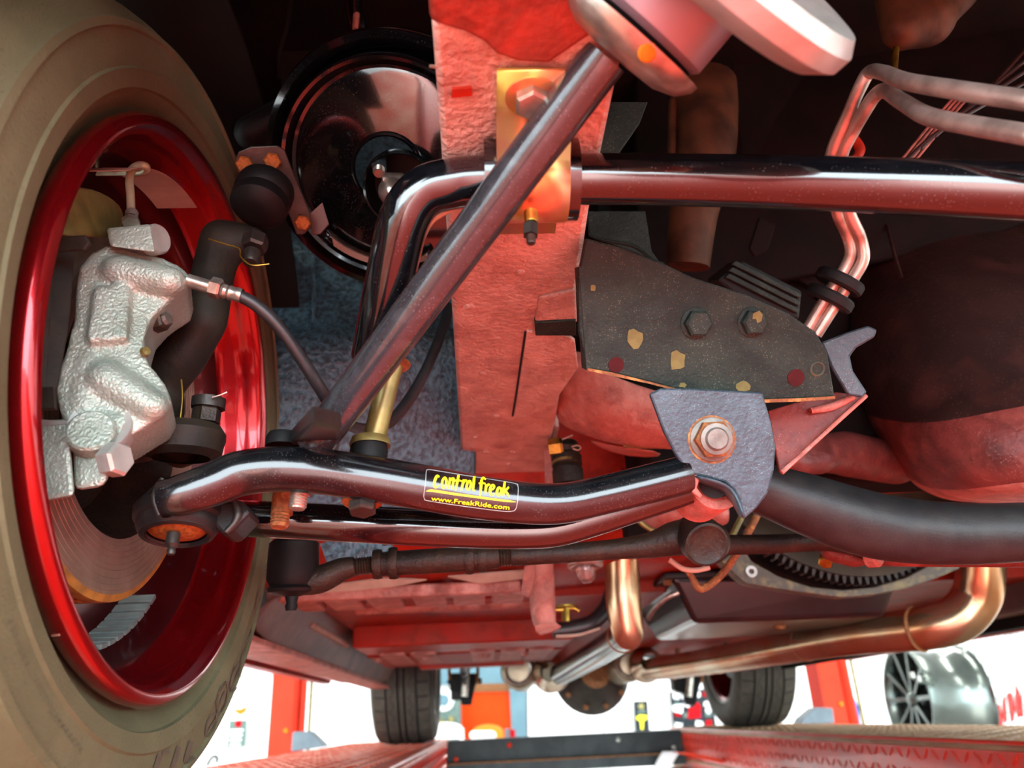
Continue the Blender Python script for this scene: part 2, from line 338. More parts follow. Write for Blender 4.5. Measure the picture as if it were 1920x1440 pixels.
def strokes_on(name, tree, strokes, m, parent, off=.0004, step=4.0, thick=0, **k):
    """brush strokes [(polyline px, width px or widths)] laid onto a surface"""
    mb = MB()
    for pl, wd in strokes:
        ws = wd if isinstance(wd, (list, tuple)) else [wd]*len(pl)
        q = catmull([list(p)+[w_] for p, w_ in zip(pl, ws)], 6) if len(pl) > 2 else catmull([list(p)+[w_] for p, w_ in zip(pl, ws)], max(2, int(math.hypot(pl[1][0]-pl[0][0], pl[1][1]-pl[0][1])/step)))
        prev = None
        for i, (u, v, w_) in enumerate(q):
            a = q[max(i-1, 0)]; b = q[min(i+1, len(q)-1)]; du, dv = b[0]-a[0], b[1]-a[1]; L = math.hypot(du, dv) or 1
            nu, nv = -dv/L*w_/2, du/L*w_/2
            row = [onto(tree, u+nu*s_, v+nv*s_, off) for s_ in (-1, 0, 1)]
            if None in row: prev = None; continue
            if prev: mb.add(prev+row, [(0, 1, 4, 3), (1, 2, 5, 4)])
            prev = row
    if not mb.v: return None
    o = mb.build(name, m, parent, **k)
    if thick: s_ = o.modifiers.new('solid', 'SOLIDIFY'); s_.thickness = thick; s_.offset = 1
    return o
def textgeo(txt, size=1, shear=0, offset=0):
    c = bpy.data.curves.new('t', 'FONT'); c.body = txt; c.size = size; c.shear = shear; c.offset = offset; c.resolution_u = 3
    o = bpy.data.objects.new('t', c); COL.objects.link(o); bpy.context.view_layer.update()
    me = bpy.data.meshes.new_from_object(o.evaluated_get(bpy.context.evaluated_depsgraph_get()))
    bm = bmesh.new(); bm.from_mesh(me); bmesh.ops.triangulate(bm, faces=bm.faces)
    bm.verts.ensure_lookup_table(); vv = [v.co.copy() for v in bm.verts]; ff = [tuple(v.index for v in f.verts) for f in bm.faces]; bm.free()
    bpy.data.objects.remove(o); bpy.data.curves.remove(c); bpy.data.meshes.remove(me); return vv, ff
def copytree(o, parent=None):
    c = o.copy(); COL.objects.link(c); c.parent = parent
    for ch in list(o.children): copytree(ch, c)
    return c

# ================================================================== the shop
YB = 9.0
def struct(name, lo, hi, m): return MB().box(lo, hi).build(name, m, kind='structure')
struct('floor', (-6, -12, ZF-.1), (7, YB+.2, ZF), 'floor')
struct('ceiling', (-6, -3.4, ZC), (7, YB+.2, ZC+.1), 'ceil')
struct('wall_back', (-6, YB, ZF), (7, YB+.2, ZC), 'wall')
struct('wall_left', (-6.2, -8, ZF), (-6, YB+.2, ZC), 'wall')
struct('wall_right', (7, -8, ZF), (7.2, YB+.2, ZC), 'wall')
for lx, ly, pw in LAMPS:
    t = thing('ceiling_lamp', 'long white fluorescent lamp under the shop ceiling', 'lamp', (lx, ly, ZC-.04), group='ceiling lamps over the lift')
    MB().box((lx-.15, ly-1.15, ZC-.06), (lx+.15, ly+1.15, ZC)).build('housing', 'printwhite', t)
    MB().box((lx-.11, ly-1.1, ZC-.085), (lx+.11, ly+1.1, ZC-.062)).build('diffuser', 'lampmat', t)

def flat(name, px, y, thick, m, parent=None, **k): return poly(name, [P(u, v, y) for u, v in px], thick, m, parent, nrm=(0, 1, 0), **k)
# back wall pieces
yb = YB-.02
t = thing('roller_door', 'orange roller door in the back wall of the shop', 'door', P(910, 1400, yb)); t['kind'] = 'structure'; t.name = 'door_1'; del t['category']
flat('door_leaf', [(864, 1297), (957, 1296), (961, 1402), (866, 1402)], yb-.05, .05, 'orange', t)
flat('door_header', [(840, 1283), (957, 1281), (957, 1296), (850, 1298)], yb-.08, .08, 'rust', t)
t = struct('trim_1', (0, 0, 0), (1, 1, 1), 'bluegrey'); bpy.data.objects.remove(t)
flat('trim_1', [(953, 1240), (986, 1240), (987, 1402), (961, 1402)], yb-.12, .12, 'bluegrey', kind='structure')
flat('trim_2', [(820, 1240), (955, 1240), (955, 1282), (820, 1284)], yb-.04, .04, 'bluegrey', kind='structure')
edges = [988, 1028, 1131, 1165, 1240]
for i in range(4):
    a, b = edges[i], edges[i+1]
    flat('wall_panel', [(a+1, 1225), (b-1, 1222), (b+2, 1470), (a+3, 1470)], yb-.07, .06, 'panel',
         label=['narrow white wall panel beside the blue-grey column', 'wide white wall panel under the differential', 'slim white wall panel next to the dark emblem poster', 'white wall panel behind the dark emblem poster'][i], cat='panel')
# grey machine with dial left of the orange door
t = thing('wall_machine', 'pale grey machine with a round dial beside the orange door', 'machine', P(843, 1420, 8.6))
flat('body', [(822, 1290), (862, 1290), (866, 1470), (822, 1470)], 8.5, .3, 'printgrey', t, bevel=.02)
lathe('dial', [(1e-5, .0), (.05, 0), (.06, .02), (.1, .02), (.11, 0)], P(832, 1313, 8.49), (0, -1, 0), 'printwhite', t)
lathe('dial_center', [(1e-5, .025), (.055, .02), (.055, .0)], P(832, 1313, 8.48), (0, -1, 0), 'bluegrey', t)
for u, v in ((824, 1352), (836, 1356), (846, 1348)):
    flat('control_box', [(u-5, v-5), (u+5, v-5), (u+5, v+6), (u-5, v+6)], 8.42, .06, 'olive', t, bevel=.01)
# parked cars glimpsed over the beam
def parked(label, u0, u1, vt, vb, y, m):
    t = thing('parked_car', label, 'car', P((u0+u1)/2, vb, y)); t.location.z = ZF
    w_ = (P(u1, vt, y)-P(u0, vt, y)).x; x0 = P(u0, vt, y).x; zt = P(u0, vt, y).z; L = 3.2; y1 = min(y+L, YB-.1)
    prof = [(0, ZF+.25), (0, zt-.55), (.06, zt-.5), (.5, zt-.42), (.95, zt-.06), (1.1, zt), (1.5, zt)]
    rows = []
    for d, z in prof:
        ins = .12*w_ if z > zt-.3 else .0
        rows.append([V(x0+ins, y+d*.6, z-.05), V(x0+ins+.08*w_, y+d*.6, z), V(x0+w_/2, y+d*.6, z+.02), V(x0+w_-ins-.08*w_, y+d*.6, z), V(x0+w_-ins, y+d*.6, z-.05)])
    sheet('body', rows, m, t, .03, 2)
    g = [V(x0+.1*w_, y+.22, zt-.42), V(x0+.9*w_, y+.22, zt-.42), V(x0+.8*w_, y+.5, zt-.1), V(x0+.2*w_, y+.5, zt-.1)]
    poly('windshield', g, .02, 'glass', t, nrm=(0, .5, -.8))
    for s_ in (.03, .75): MB().box((x0+s_*w_, y-.03, zt-.72), (x0+(s_+.2)*w_, y+.02, zt-.58)).build('headlight', 'chrome', t, bevel=.02)
    for s_ in (0, 1): cyl('tire', (x0+w_*s_*.98-.05*s_, y+.5, ZF+.31), (x0+w_*s_*.98-.05*s_+.2*(1-2*s_)*(1), y+.5, ZF+.31), .31, 'groove', t)
    return t
parked('white car parked behind the dark cross beam, next to the rear tyre', 770, 878, 1364, 1440, 6.2, 'carwhite')
parked('pale car with an oval mirror parked before the orange door', 872, 956, 1367, 1440, 6.9, 'printgold')
o = blob('mirror', [(P(888, 1379, 6.5), P(922, 1380, 6.5), m_of(9, 900, 1380, 6.5), m_of(10, 900, 1380, 6.5))], 'carwhite', bpy.data.objects['parked_car.001'], vox=.012)
t = thing('bollard', 'small red and grey bollard at the orange door edge', 'bollard', P(953, 1420, 6.4)); t.location.z = ZF
a = P(951, 1366, 6.4); cyl('post', (a.x, a.y, ZF), (a.x, a.y, a.z), .018, 'greycover', t)
a2 = P(961, 1368, 6.4); MB().box((a2.x-.03, a2.y, ZF), (a2.x+.02, a2.y+.04, a2.z)).build('plate', 'printred', t)

# posters on the walls
def poster(name, label, px, y, m, cat='poster'):
    t = thing(name, label, cat, P(px[2][0], px[2][1], y)); flat('sheet', px, y, .01, m, t); return t
yw = YB-.02
t = poster('emblem_poster', 'tall dark poster with a yellow-green figure emblem', [(1188, 1315), (1214, 1314), (1219, 1380), (1192, 1381)], 8.86, 'printdark')
flat('emblem_head', [(1197, 1322), (1202, 1318), (1207, 1321), (1208, 1327), (1203, 1330), (1197, 1328)], 8.85, .004, 'olive', t)
flat('emblem_wing', [(1194, 1338), (1198, 1332), (1208, 1331), (1213, 1338), (1204, 1336)], 8.85, .004, 'printgrey', t)
flat('emblem_body', [(1192, 1345), (1201, 1340), (1214, 1342), (1213, 1349), (1207, 1351), (1206, 1368), (1202, 1368), (1200, 1352), (1194, 1349)], 8.85, .004, 'yellow', t)
t = poster('collage_poster', 'large colourful poster of red and blue product pictures', [(1255, 1297), (1333, 1291), (1344, 1370), (1264, 1370)], 8.86, 'printdark')
col = ['blue', 'printred', 'printgrey', 'printwhite', 'printred', 'printwhite', 'printdark', 'blue', 'printwhite', 'printgrey']
rr = random.Random(3)
for i in range(4):
    for j in range(4):
        u0 = 1258+j*19+i*2; v0 = 1298-j*1.2+i*18; c_ = rr.choice(col)
        q = [(u0+rr.uniform(0, 5), v0+rr.uniform(0, 4)), (u0+rr.uniform(12, 18), v0+rr.uniform(0, 5)), (u0+rr.uniform(11, 18), v0+rr.uniform(10, 16)), (u0+rr.uniform(0, 5), v0+rr.uniform(9, 16))]
        flat('picture', q, 8.85-.0005*(i*4+j), .003, c_, t)
flat('picture', [(1291, 1327), (1313, 1326), (1315, 1346), (1289, 1348)], 8.83, .003, 'printred', t)
flat('picture', [(1260, 1323), (1281, 1320), (1280, 1338), (1262, 1334)], 8.83, .003, 'printwhite', t)
lathe('picture', [(1e-5, .003), (.03, .003), (.03, 0)], P(1328, 1332, 8.83), (0, -1, 0), 'printwhite', t)
t = poster('notice_poster', 'grey-green notice with a red round logo on the left wall', [(430, 1351), (463, 1350), (460, 1400), (425, 1403)], 8.86, 'printgrey')
lathe('logo', [(1e-5, .004), (.035, .004), (.035, 0)], P(447, 1357, 8.85), (0, -1, 0), 'printred', t)
for k in range(4):
    v = 1368+k*9; flat('text_line', [(431, v), (457-k*2, v-1), (456-k*2, v+3), (430, v+4)], 8.85, .003, 'printwhite', t)
t = thing('crescent_sign', 'gold crescent-shaped sign above the grey-green notice', 'sign', P(450, 1340, 8.86))
flat('crescent', [(437, 1322), (443, 1330), (452, 1329), (464, 1323), (460, 1335), (450, 1341), (441, 1336)], 8.86, .02, 'printgold', t)
t = thing('wall_banner', 'white banner with red and blue lettering behind the left lift post', 'banner', P(540, 1260, 8.8))
flat('cloth', [(458, 1180), (612, 1192), (610, 1262), (462, 1262)], 8.8, .01, 'panel', t)
for q, c_ in (([(476, 1218), (485, 1208), (497, 1203), (496, 1217)], 'salmon'), ([(511, 1203), (530, 1206), (526, 1216), (514, 1216)], 'salmon'),
              ([(582, 1258), (590, 1222), (609, 1228), (608, 1257)], 'blue'), ([(572, 1252), (582, 1226), (584, 1236), (575, 1252)], 'blue'),
              ([(470, 1228), (475, 1226), (477, 1240), (473, 1234)], 'blue'), ([(475, 1234), (480, 1226), (483, 1228), (482, 1239), (479, 1233), (476, 1240)], 'blue'),
              ([(489, 1226), (494, 1226), (493, 1228), (489, 1228)], 'blue'), ([(510, 1237), (520, 1233), (520, 1240)], 'blue'), ([(473, 1257), (500, 1255), (519, 1254), (500, 1259)], 'blue')):
    flat('lettering', q, 8.79, .004, c_, t)
t = thing('blue_wall_flag', 'blue pennant on the wall right of the red lift post', 'flag', P(1602, 1345, 7.0))
flat('cloth', [(1593, 1310), (1600, 1305), (1610, 1325), (1614, 1362), (1602, 1362)], 6.6, .01, 'blue', t)
flat('hem', [(1593, 1310), (1595, 1308), (1604, 1362), (1602, 1362)], 6.58, .012, 'printwhite', t)
t = thing('air_hose', 'dark coiled hose hanging low on the left wall', 'hose', P(400, 1425, 8.6))
tube('loop', [P(u, v, 8.7) for u, v in ((388, 1436), (396, 1422), (404, 1418), (408, 1424), (404, 1430))], .016, 'darkbeam', t, 10)
tube('handle', [P(u, v, 8.7) for u, v in ((450, 1416), (458, 1414), (467, 1413))], .012, 'greycover', t, 10)

# ================================================================== the lift
ZR = -.07; YBm = 3.82
def runway(name, x0, x1, y0, y1, m, tm, label, inner):
    t = thing(name, label, 'lift ramp', ((x0+x1)/2, (y0+y1)/2, ZR-.15))
    MB().box((x0, y0, ZR-.14), (x1, y1, ZR)).build('deck', m, t, bevel=.004)
    MB().box((x0+.004, y0, ZR), (x1-.004, y1, ZR+.0008)).build('top_skin', tm, t)
    mb = MB(); nx = int((x1-x0)/.036); ny = int((y1-y0)/.036)
    for i in range(nx):
        for j in range(ny):
            cx = x0+.02+i*.036; cy = y0+.02+j*.036; s_ = 1 if (i+j) % 2 else -1
            a = V(.011, .011*s_, 0); b = V(-.0035*s_, .0035, 0); c = V(cx, cy, ZR+.0008)
            mb.add([c-a, c+b, c+a, c-b, c+V(0, 0, .003)-a*.5, c+V(0, 0, .003)+a*.5], [(0, 3, 5, 4), (3, 2, 5), (2, 1, 4, 5), (1, 0, 4)])
    mb.build('tread_pattern', tm, t, kind='stuff')
    xi = x1 if inner > 0 else x0; mb = MB()
    for i in range(3):
        for j in range(ny):
            cz = ZR-.03-i*.036; cy = y0+.02+j*.036; s_ = 1 if (i+j) % 2 else -1
            a = V(0, .011*s_, .011); b = V(0, .0035, -.0035*s_); c = V(xi, cy, cz); n = V(.003*inner, 0, 0)
            mb.add([c-a, c+b, c+a, c-b, c+n-a*.5, c+n+a*.5], [(0, 3, 5, 4), (3, 2, 5), (2, 1, 4, 5), (1, 0, 4)])
    mb.build('side_tread', m, t, kind='stuff')
    for zz in (ZR-.012, ZR-.128):
        tube('edge_bead', [V(xi, y0, zz), V(xi, y1, zz)], .005, tm, t, 8)
    MB().box((x0+.02, y0+.1, ZR-.19), (x1-.02, y1-.1, ZR-.14)).build('underframe', 'liftred', t)
    return t
runway('lift_runway', -.640, -.178, -1.2, 4.05, 'liftred', 'treadL', 'red treaded lift runway under the left-hand wheels', 1)
runway('lift_runway', .888, 1.350, -1.2, 4.05, 'liftred', 'tread', 'red diamond-plate lift runway with pale worn top under the right-hand wheels', -1)
t = thing('lift_cross_beam', 'dark grey steel cross beam joining the two runways', 'beam', (.355, YBm, -.2))
MB().box((-.18, YBm, -.205), (.89, YBm+.1, ZR-.004)).build('web', 'darkbeam', t, bevel=.004)
MB().box((-.18, YBm-.03, -.215), (.89, YBm+.01, -.168)).build('lower_flange', 'darkbeam', t, bevel=.004)
tube('rust_line', [V(-.17, YBm-.032, -.168), V(.88, YBm-.032, -.168)], .003, 'rust', t, 8)
for u, v, m_ in ((955, 1397, 'liftorange'), (1159, 1387, 'machined'), (1263, 1401, 'machined'), (855, 1424, 'liftsalmon')):
    lathe('rivet', [(1e-5, .012), (.008, .01), (.011, 0)], P(u, v, YBm-.001), (0, -1, 0), m_, t, 12)
def post(x, y, label, top, flip):
    t = thing('lift_post', label, 'lift post', (x, y, ZF))
    w_ = .15; s_ = flip
    MB().box((x-.085, y, ZF), (x+.03, y+.01, top)).build('front_face', 'liftsalmon', t)
    MB().box((x+.03, y-.012, ZF), (x+.052, y+.16, top)).build('slot_rail', 'liftorange', t)
    MB().box((x-.085, y+.01, ZF), (x-.07, y+.16, top)).build('side_face', 'liftorange', t)
    MB().box((x+.052, y+.02, ZF), (x+.085, y+.03, top)).build('return_lip', 'liftsalmon', t)
    MB().box((x-.14, y-.06, ZF), (x+.14, y+.22, ZF+.015)).build('foot_plate', 'darkbeam', t)
    cyl('lift_cable', (x+.108, y+.02, ZF+.02), (x+.108, y+.02, top), .009, 'olive', t, 10)
    MB().box((x-.11, y-.03, top), (x+.15, y+.2, top+.025)).build('top_plate', 'greycover', t, bevel=.004)
    lathe('top_bolt', [(1e-5, .015), (.016, .012), (.018, 0)], (x-.04, y-.001, top-.05), (0, -1, 0), 'printwhite', t, 16)
    lathe('side_bolt', [(1e-5, .012), (.011, .01), (.012, 0)], (x+.0, y-.001, .0), (0, -1, 0), 'printgold', t, 12)
    return t
post(P(540, 1318, 4.2).x, 4.2, 'red lift post with grey top plate beside the left rear tyre', P(540, 1226, 4.2).z, 1)
post(P(1572, 1300, 4.2).x, 4.2, 'red lift post behind the right rear tyre', P(1560, 1180, 4.2).z, -1)
for (px, y, label) in (([(548, 1372), (582, 1371), (612, 1400), (545, 1410)], 4.12, 'grey tapered carriage cover at the foot of the left lift post'),
                       ([(1505, 1347), (1530, 1326), (1562, 1327), (1566, 1356), (1500, 1358)], 4.12, 'grey tapered carriage cover at the right lift post')):
    flat('carriage_cover', px, y-.12, .1, 'greycover', label=label, cat='lift cover', bevel=.006)
# unseen red tray added to bounce red light up; orange jack bridge
t = thing('bounce_tray', 'wide red tray added out of view between the lift runways to bounce light', 'tray', (.355, 1.2, -.24))
MB().box((-.17, -1.9, -.235), (.88, 2.6, -.225)).build('tray_base', 'salmonred', t)
for x in (-.17, .865): MB().box((x, -1.9, -.225), (x+.015, 2.6, -.17)).build('tray_side', 'liftred', t)
t = thing('jack_bridge', 'rusty orange jack bridge hanging under the right runway', 'jack', P(1340, 1436, 2.9))
poly('bridge_plate', [PZ(1255, 1442, -.235), PZ(1290, 1415, -.225), PZ(1330, 1416, -.225), PZ(1440, 1446, -.235)], .02, 'rust', t, nrm=(0, 0, -1))
flat('ledge', [(1262, 1410), (1290, 1411), (1430, 1440), (1430, 1446), (1285, 1416)], 3.2, .03, 'liftsalmon', t)
t = thing('corrugated_duct', 'cream corrugated duct hanging below the cross beam', 'duct', P(1250, 1430, 3.6))
for k in range(5):
    u = 1238+k*6; tube('rib', [P(u+8, 1410, 3.75), P(u-2, 1426, 3.75), P(u-10, 1446, 3.75)], .009, 'printwhite', t, 8)

# ================================================================== wheel on the wall rack, wire grid
yA = 4.9
t = thing('alloy_wheel', 'polished multi-spoke alloy wheel on the wall rack', 'wheel', P(1740, 1300, yA))
cW = P(1700, 1312, yA); axW = V(-1, .05, .04).normalized(); rW = .305
lathe('barrel', [(rW, 0), (rW*1.0, .02), (rW*.94, .03), (rW*.93, .10), (rW*.9, .12), (rW*.9, .26), (rW*.96, .29), (rW*.95, .34), (rW, .36), (rW*.96, .365), (rW*.88, .35), (rW*.86, .05), (rW*.95, .0), (rW, 0)], cW, -axW, 'chrome', t, 48)
u_, s_, a_ = frame(-axW)
lathe('back_disc', [(1e-5, .09), (rW*.86, .09), (rW*.86, .1)], cW, -axW, 'alloydark', t, 32)
lathe('hub_cap', [(1e-5, .01), (.03, .012), (.045, .03), (.05, .06)], cW, -axW, 'chrome', t, 20)
for k in range(10):
    a = 2*math.pi*(k//2)/5+(.2 if k % 2 else -.2)+.3; d = u_*math.cos(a)+s_*math.sin(a); a2 = a*1.0+(.1 if k % 2 else -.1); d2 = u_*math.cos(a2)+s_*math.sin(a2); n = a_
    p = u_*math.cos(a+1.57)+s_*math.sin(a+1.57)
    q0 = cW+d*.035+n*.03; q1 = cW+d2*rW*.93+n*.01
    MB().hexa([q0-p*.012, q0+p*.012, q1+p*.012, q1-p*.012, q0-p*.01+n*.04, q0+p*.01+n*.04, q1+p*.01+n*.05, q1-p*.01+n*.05]).build('spoke', 'chrome', t, bevel=.003)
for k, (a, b, h) in enumerate((((1712, 1271), (1822, 1275), 0), ((1724, 1278), (1838, 1300), 0))):
    t = thing('rack_arm', ['upper grey rack arm holding the alloy wheel', 'lower grey rack arm holding the alloy wheel'][k], 'rack', P(b[0], b[1], yA))
    p0 = P(a[0], a[1], yA-.32); p1 = P(b[0], b[1], yA-.1); tube('arm_bar', [p0, p1], .011, 'wire', t, 10)
    tube('end_post', [P(b[0]+1, b[1]-18, yA-.1), P(b[0]+5, b[1]+14, yA-.1)], .016, 'wire', t, 10)
    tube('end_cap', [P(b[0]-8, b[1]-18, yA-.1), P(b[0]+11, b[1]-17, yA-.1)], .008, 'wire', t, 8)
    tube('stop_pin', [p0, p0+V(0, 0, .03)], .012, 'machined', t, 10)
t = thing('wire_grid', 'grey wire display grid on the wall right of the alloy wheel', 'wire rack', P(1870, 1360, 6.4))
for k in range(13):
    u = 1812+k*11.5; tube('wire', [P(u-9, 1185-k*.3, 6.4), P(u+6, 1372, 6.4)], .004, 'wire', t, 6)
for k in range(7):
    v = 1192+k*29; tube('wire', [P(1806, v+4, 6.38), P(1955, v-6, 6.38)], .004, 'wire', t, 6)
t = thing('graffiti_sign', 'salmon red brush lettering on the wall behind the wire grid', 'sign', P(1870, 1365, 6.7))
for q in ([(1826, 1362), (1829, 1292), (1836, 1290), (1834, 1362)], [(1841, 1355), (1840, 1318), (1846, 1320), (1846, 1356)], [(1852, 1362), (1854, 1342), (1858, 1338), (1862, 1362)],
          [(1862, 1362), (1864, 1334), (1872, 1322), (1876, 1320), (1882, 1362)], [(1880, 1340), (1880, 1312), (1886, 1306), (1890, 1352), (1884, 1356)], [(1888, 1300), (1898, 1298), (1904, 1330), (1902, 1352), (1896, 1354)],
          [(1903, 1312), (1906, 1284), (1912, 1296), (1918, 1318), (1920, 1344), (1908, 1346)], [(1922, 1320), (1926, 1300), (1936, 1310), (1938, 1340), (1926, 1344)]):
    flat('letter_stroke', q, 6.7, .012, 'salmon', t)
t = thing('shelf_rack', 'pale slatted shelf above the alloy wheel', 'shelf', P(1765, 1205, 6.6))
for k in range(3):
    flat('slat', [(1715, 1214-k*8), (1794, 1203-k*8), (1795, 1207-k*8), (1716, 1218-k*8)], 6.6, .15, 'printgrey', t)
for u in (1722, 1788):
    p_ = P(u, 1196, 6.62); MB().box((p_.x, 6.62, ZF), (p_.x+.02, 6.65, p_.z)).build('upright', 'wire', t)

# ================================================================== car underbody, rear
XC = .37
# outer shell: hood, fenders, sills close the car from above
t = thing('car_body', 'red car body shell overhead with engine bay and wheel arches', 'car body', (XC, 1.6, .2))
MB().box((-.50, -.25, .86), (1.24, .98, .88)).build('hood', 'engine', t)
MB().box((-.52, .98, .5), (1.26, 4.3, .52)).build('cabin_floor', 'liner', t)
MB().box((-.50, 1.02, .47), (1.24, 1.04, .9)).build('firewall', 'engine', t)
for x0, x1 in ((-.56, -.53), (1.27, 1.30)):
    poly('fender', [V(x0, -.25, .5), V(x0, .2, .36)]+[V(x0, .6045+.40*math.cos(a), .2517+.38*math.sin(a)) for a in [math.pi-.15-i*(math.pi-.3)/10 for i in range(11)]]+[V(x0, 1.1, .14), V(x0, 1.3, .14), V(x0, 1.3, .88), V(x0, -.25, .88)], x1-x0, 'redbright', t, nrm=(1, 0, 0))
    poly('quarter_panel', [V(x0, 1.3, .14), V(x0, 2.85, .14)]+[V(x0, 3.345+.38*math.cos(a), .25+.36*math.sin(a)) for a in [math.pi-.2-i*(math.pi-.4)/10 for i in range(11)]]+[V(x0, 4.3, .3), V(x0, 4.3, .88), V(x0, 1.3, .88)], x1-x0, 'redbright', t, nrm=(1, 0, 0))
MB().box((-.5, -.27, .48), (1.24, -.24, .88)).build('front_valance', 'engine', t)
MB().box((-.12, -.14, .36), (.92, -.10, .88)).build('front_shade_panel', 'engine', t)  # unseen panel added to keep high front light off the suspension
MB().box((-.52, -.14, .50), (-.12, -.10, .88)).build('side_shade_panel', 'engine', t)  # unseen extension added to shade the upper tyre and spring tower

# wheel house liner, dark, over the front wheel
t = thing('wheel_house', 'black wheel house liner arching over the front wheel', 'wheel arch', (-.3, .6, .6))
v, f = [], []
n = 18
for i in range(n+1):
    a = -.1+(math.pi+.2)*i/n
    for x in (-.53, -.44, -.34, -.235):
        v.append(V(x, .6045+.40*math.cos(a), .2717+.40*math.sin(a)))
f = [(i*4+j, i*4+j+1, (i+1)*4+j+1, (i+1)*4+j) for i in range(n) for j in range(3)]
o = obj('arch_shell', v, f, 'liner', t, smooth=60); s_ = o.modifiers.new('s', 'SOLIDIFY'); s_.thickness = .006
# rough lump upper left, its pale colour stands in for light on the body
o = blob('lit_body_lump', [bpx(-40, 10, .42, 55, 40, 30, .42, 45), bpx(30, 40, .42, 42, 60, 35, .42, 30), bpx(0, 70, .42, 25, 35, 80, .42, 16)], 'tape', t, vox=.006)
# apron panel behind the suspension
t = thing('inner_apron', 'dark stone-guard coated inner apron behind the sway bar', 'body panel', P(690, 860, .93))
yA_ = .93
sheet('apron_panel', [[P(u, v, y) for u, v, y in r] for r in (
    [(440, 150, .98), (560, 140, .98), (700, 130, .98), (900, 120, .98)],
    [(430, 420, .95), (560, 420, .95), (700, 420, .95), (900, 420, .95)],
    [(430, 560, .92), (560, 560, .92), (700, 560, .92), (900, 560, .93)],
    [(430, 626, .90), (560, 622, .90), (700, 618, .90), (900, 610, .92)],
    [(430, 640, .865), (560, 634, .865), (700, 630, .865), (900, 622, .90)],
    [(430, 760, .87), (560, 760, .87), (700, 760, .90), (900, 760, .96)],
    [(430, 900, .90), (560, 900, .90), (700, 900, .95), (900, 900, 1.02)],
    [(430, 1010, .95), (560, 1012, .95), (700, 1012, 1.0), (900, 1012, 1.05)])], 'undercoat', t, .004, 2)
tube('apron_seam', [P(585, 470, .925), P(588, 540, .915), P(590, 600, .90)], .003, 'undercoat', t, 8)
for q in ([(600, 1020), (640, 1005), (720, 1010), (745, 1030), (690, 1050), (650, 1062), (618, 1070)],):
    polypx('flaked_patch', q, P(670, 1040, .93), (0, 1, .2), .004, 'undercoat', t)

# floor pan, toe board, cross rails
t = thing('floor_pan', 'dull red painted floor pan seen from below', 'floor pan', (0, 1.8, .16))
def quadstrip(name, a, b, m, thick=.004, parent=None, sub=0): return sheet(name, [a, b], m, parent or t, thick, sub)
sheet('toe_board', [[V(-.36, 1.06, .42), V(0, 1.06, .42), V(.45, 1.06, .42), V(1.1, 1.06, .42)],
                    [V(-.36, 1.12, .27), V(0, 1.12, .27), V(.45, 1.12, .3), V(1.1, 1.12, .3)],
                    [V(-.36, 1.17, .215), V(0, 1.17, .22), V(.45, 1.2, .26), V(1.1, 1.2, .26)],
                    [V(-.36, 1.26, .197), V(0, 1.26, .205), V(.45, 1.3, .24), V(1.1, 1.3, .24)],
                    [V(-.36, 1.5, .20), V(0, 1.5, .21), V(.45, 1.5, .24), V(1.1, 1.5, .24)]], 'floorred', t, .006, 2)
MB().box((-.345, 1.45, .205), (1.09, 3.1, .23)).build('floor_sheet', 'floorred', t)
a = P(490, 1112, 1.24); b = P(1000, 1103, 1.24)
MB().box((-.335, 1.235, .183), (.06, 1.262, .202)).build('front_lip', 'oxide', t, bevel=.003)
# raised joint pads on the front lip
for u in (560, 640, 720, 805, 880, 955): 
    p = P(u, 1125, 1.3); MB().box((p.x-.028, 1.27, .188), (p.x+.026, 1.40, .2)).build('floor_rib', 'oxide', t, bevel=.003)
tube('transverse_bead', [V(-.24, 1.52, .207), V(0, 1.52, .206), V(.1, 1.52, .207)], .012, 'oxide', t, 12)
z0 = P(900, 1205, 1.8).z
MB().box((-.29, 1.8, z0), (.20, 2.02, .215)).build('cross_rail', 'redbright', t, bevel=.004)
MB().box((-.29, 2.02, z0-.004), (.20, 2.42, z0+.03)).build('seat_riser', 'floorred', t, bevel=.004)
for u in (745, 800, 905, 960, 1010):
    p = P(u, 1222, 2.1); MB().box((p.x-.03, 1.97, z0-.006), (p.x+.03, 2.3, z0+.01)).build('floor_rib', 'oxide', t, bevel=.003)
MB().box((-.19, 2.40, z0-.012), (.12, 2.47, z0+.02)).build('rear_lip', 'redbright', t, bevel=.004)
for u, v in ((705, 1232), (797, 1228), (900, 1212), (912, 1218), (985, 1225)):
    p = P(u, v, 2.0); lathe('drain_plug', [(1e-5, -.012), (.008, -.01), (.012, 0)], V(p.x, 2.05, z0-.004), (0, 0, 1), 'oxide', t, 12)
# flaked edge of undercoating along the lip
for q in ([(560, 1115), (640, 1095), (720, 1085), (800, 1088), (740, 1100), (660, 1108)], [(840, 1082), (920, 1075), (990, 1070), (985, 1085), (900, 1095)]):
    polypx('flaked_patch', q, P(700, 1095, 1.22), (0, .6, .8), .003, 'tape', t)
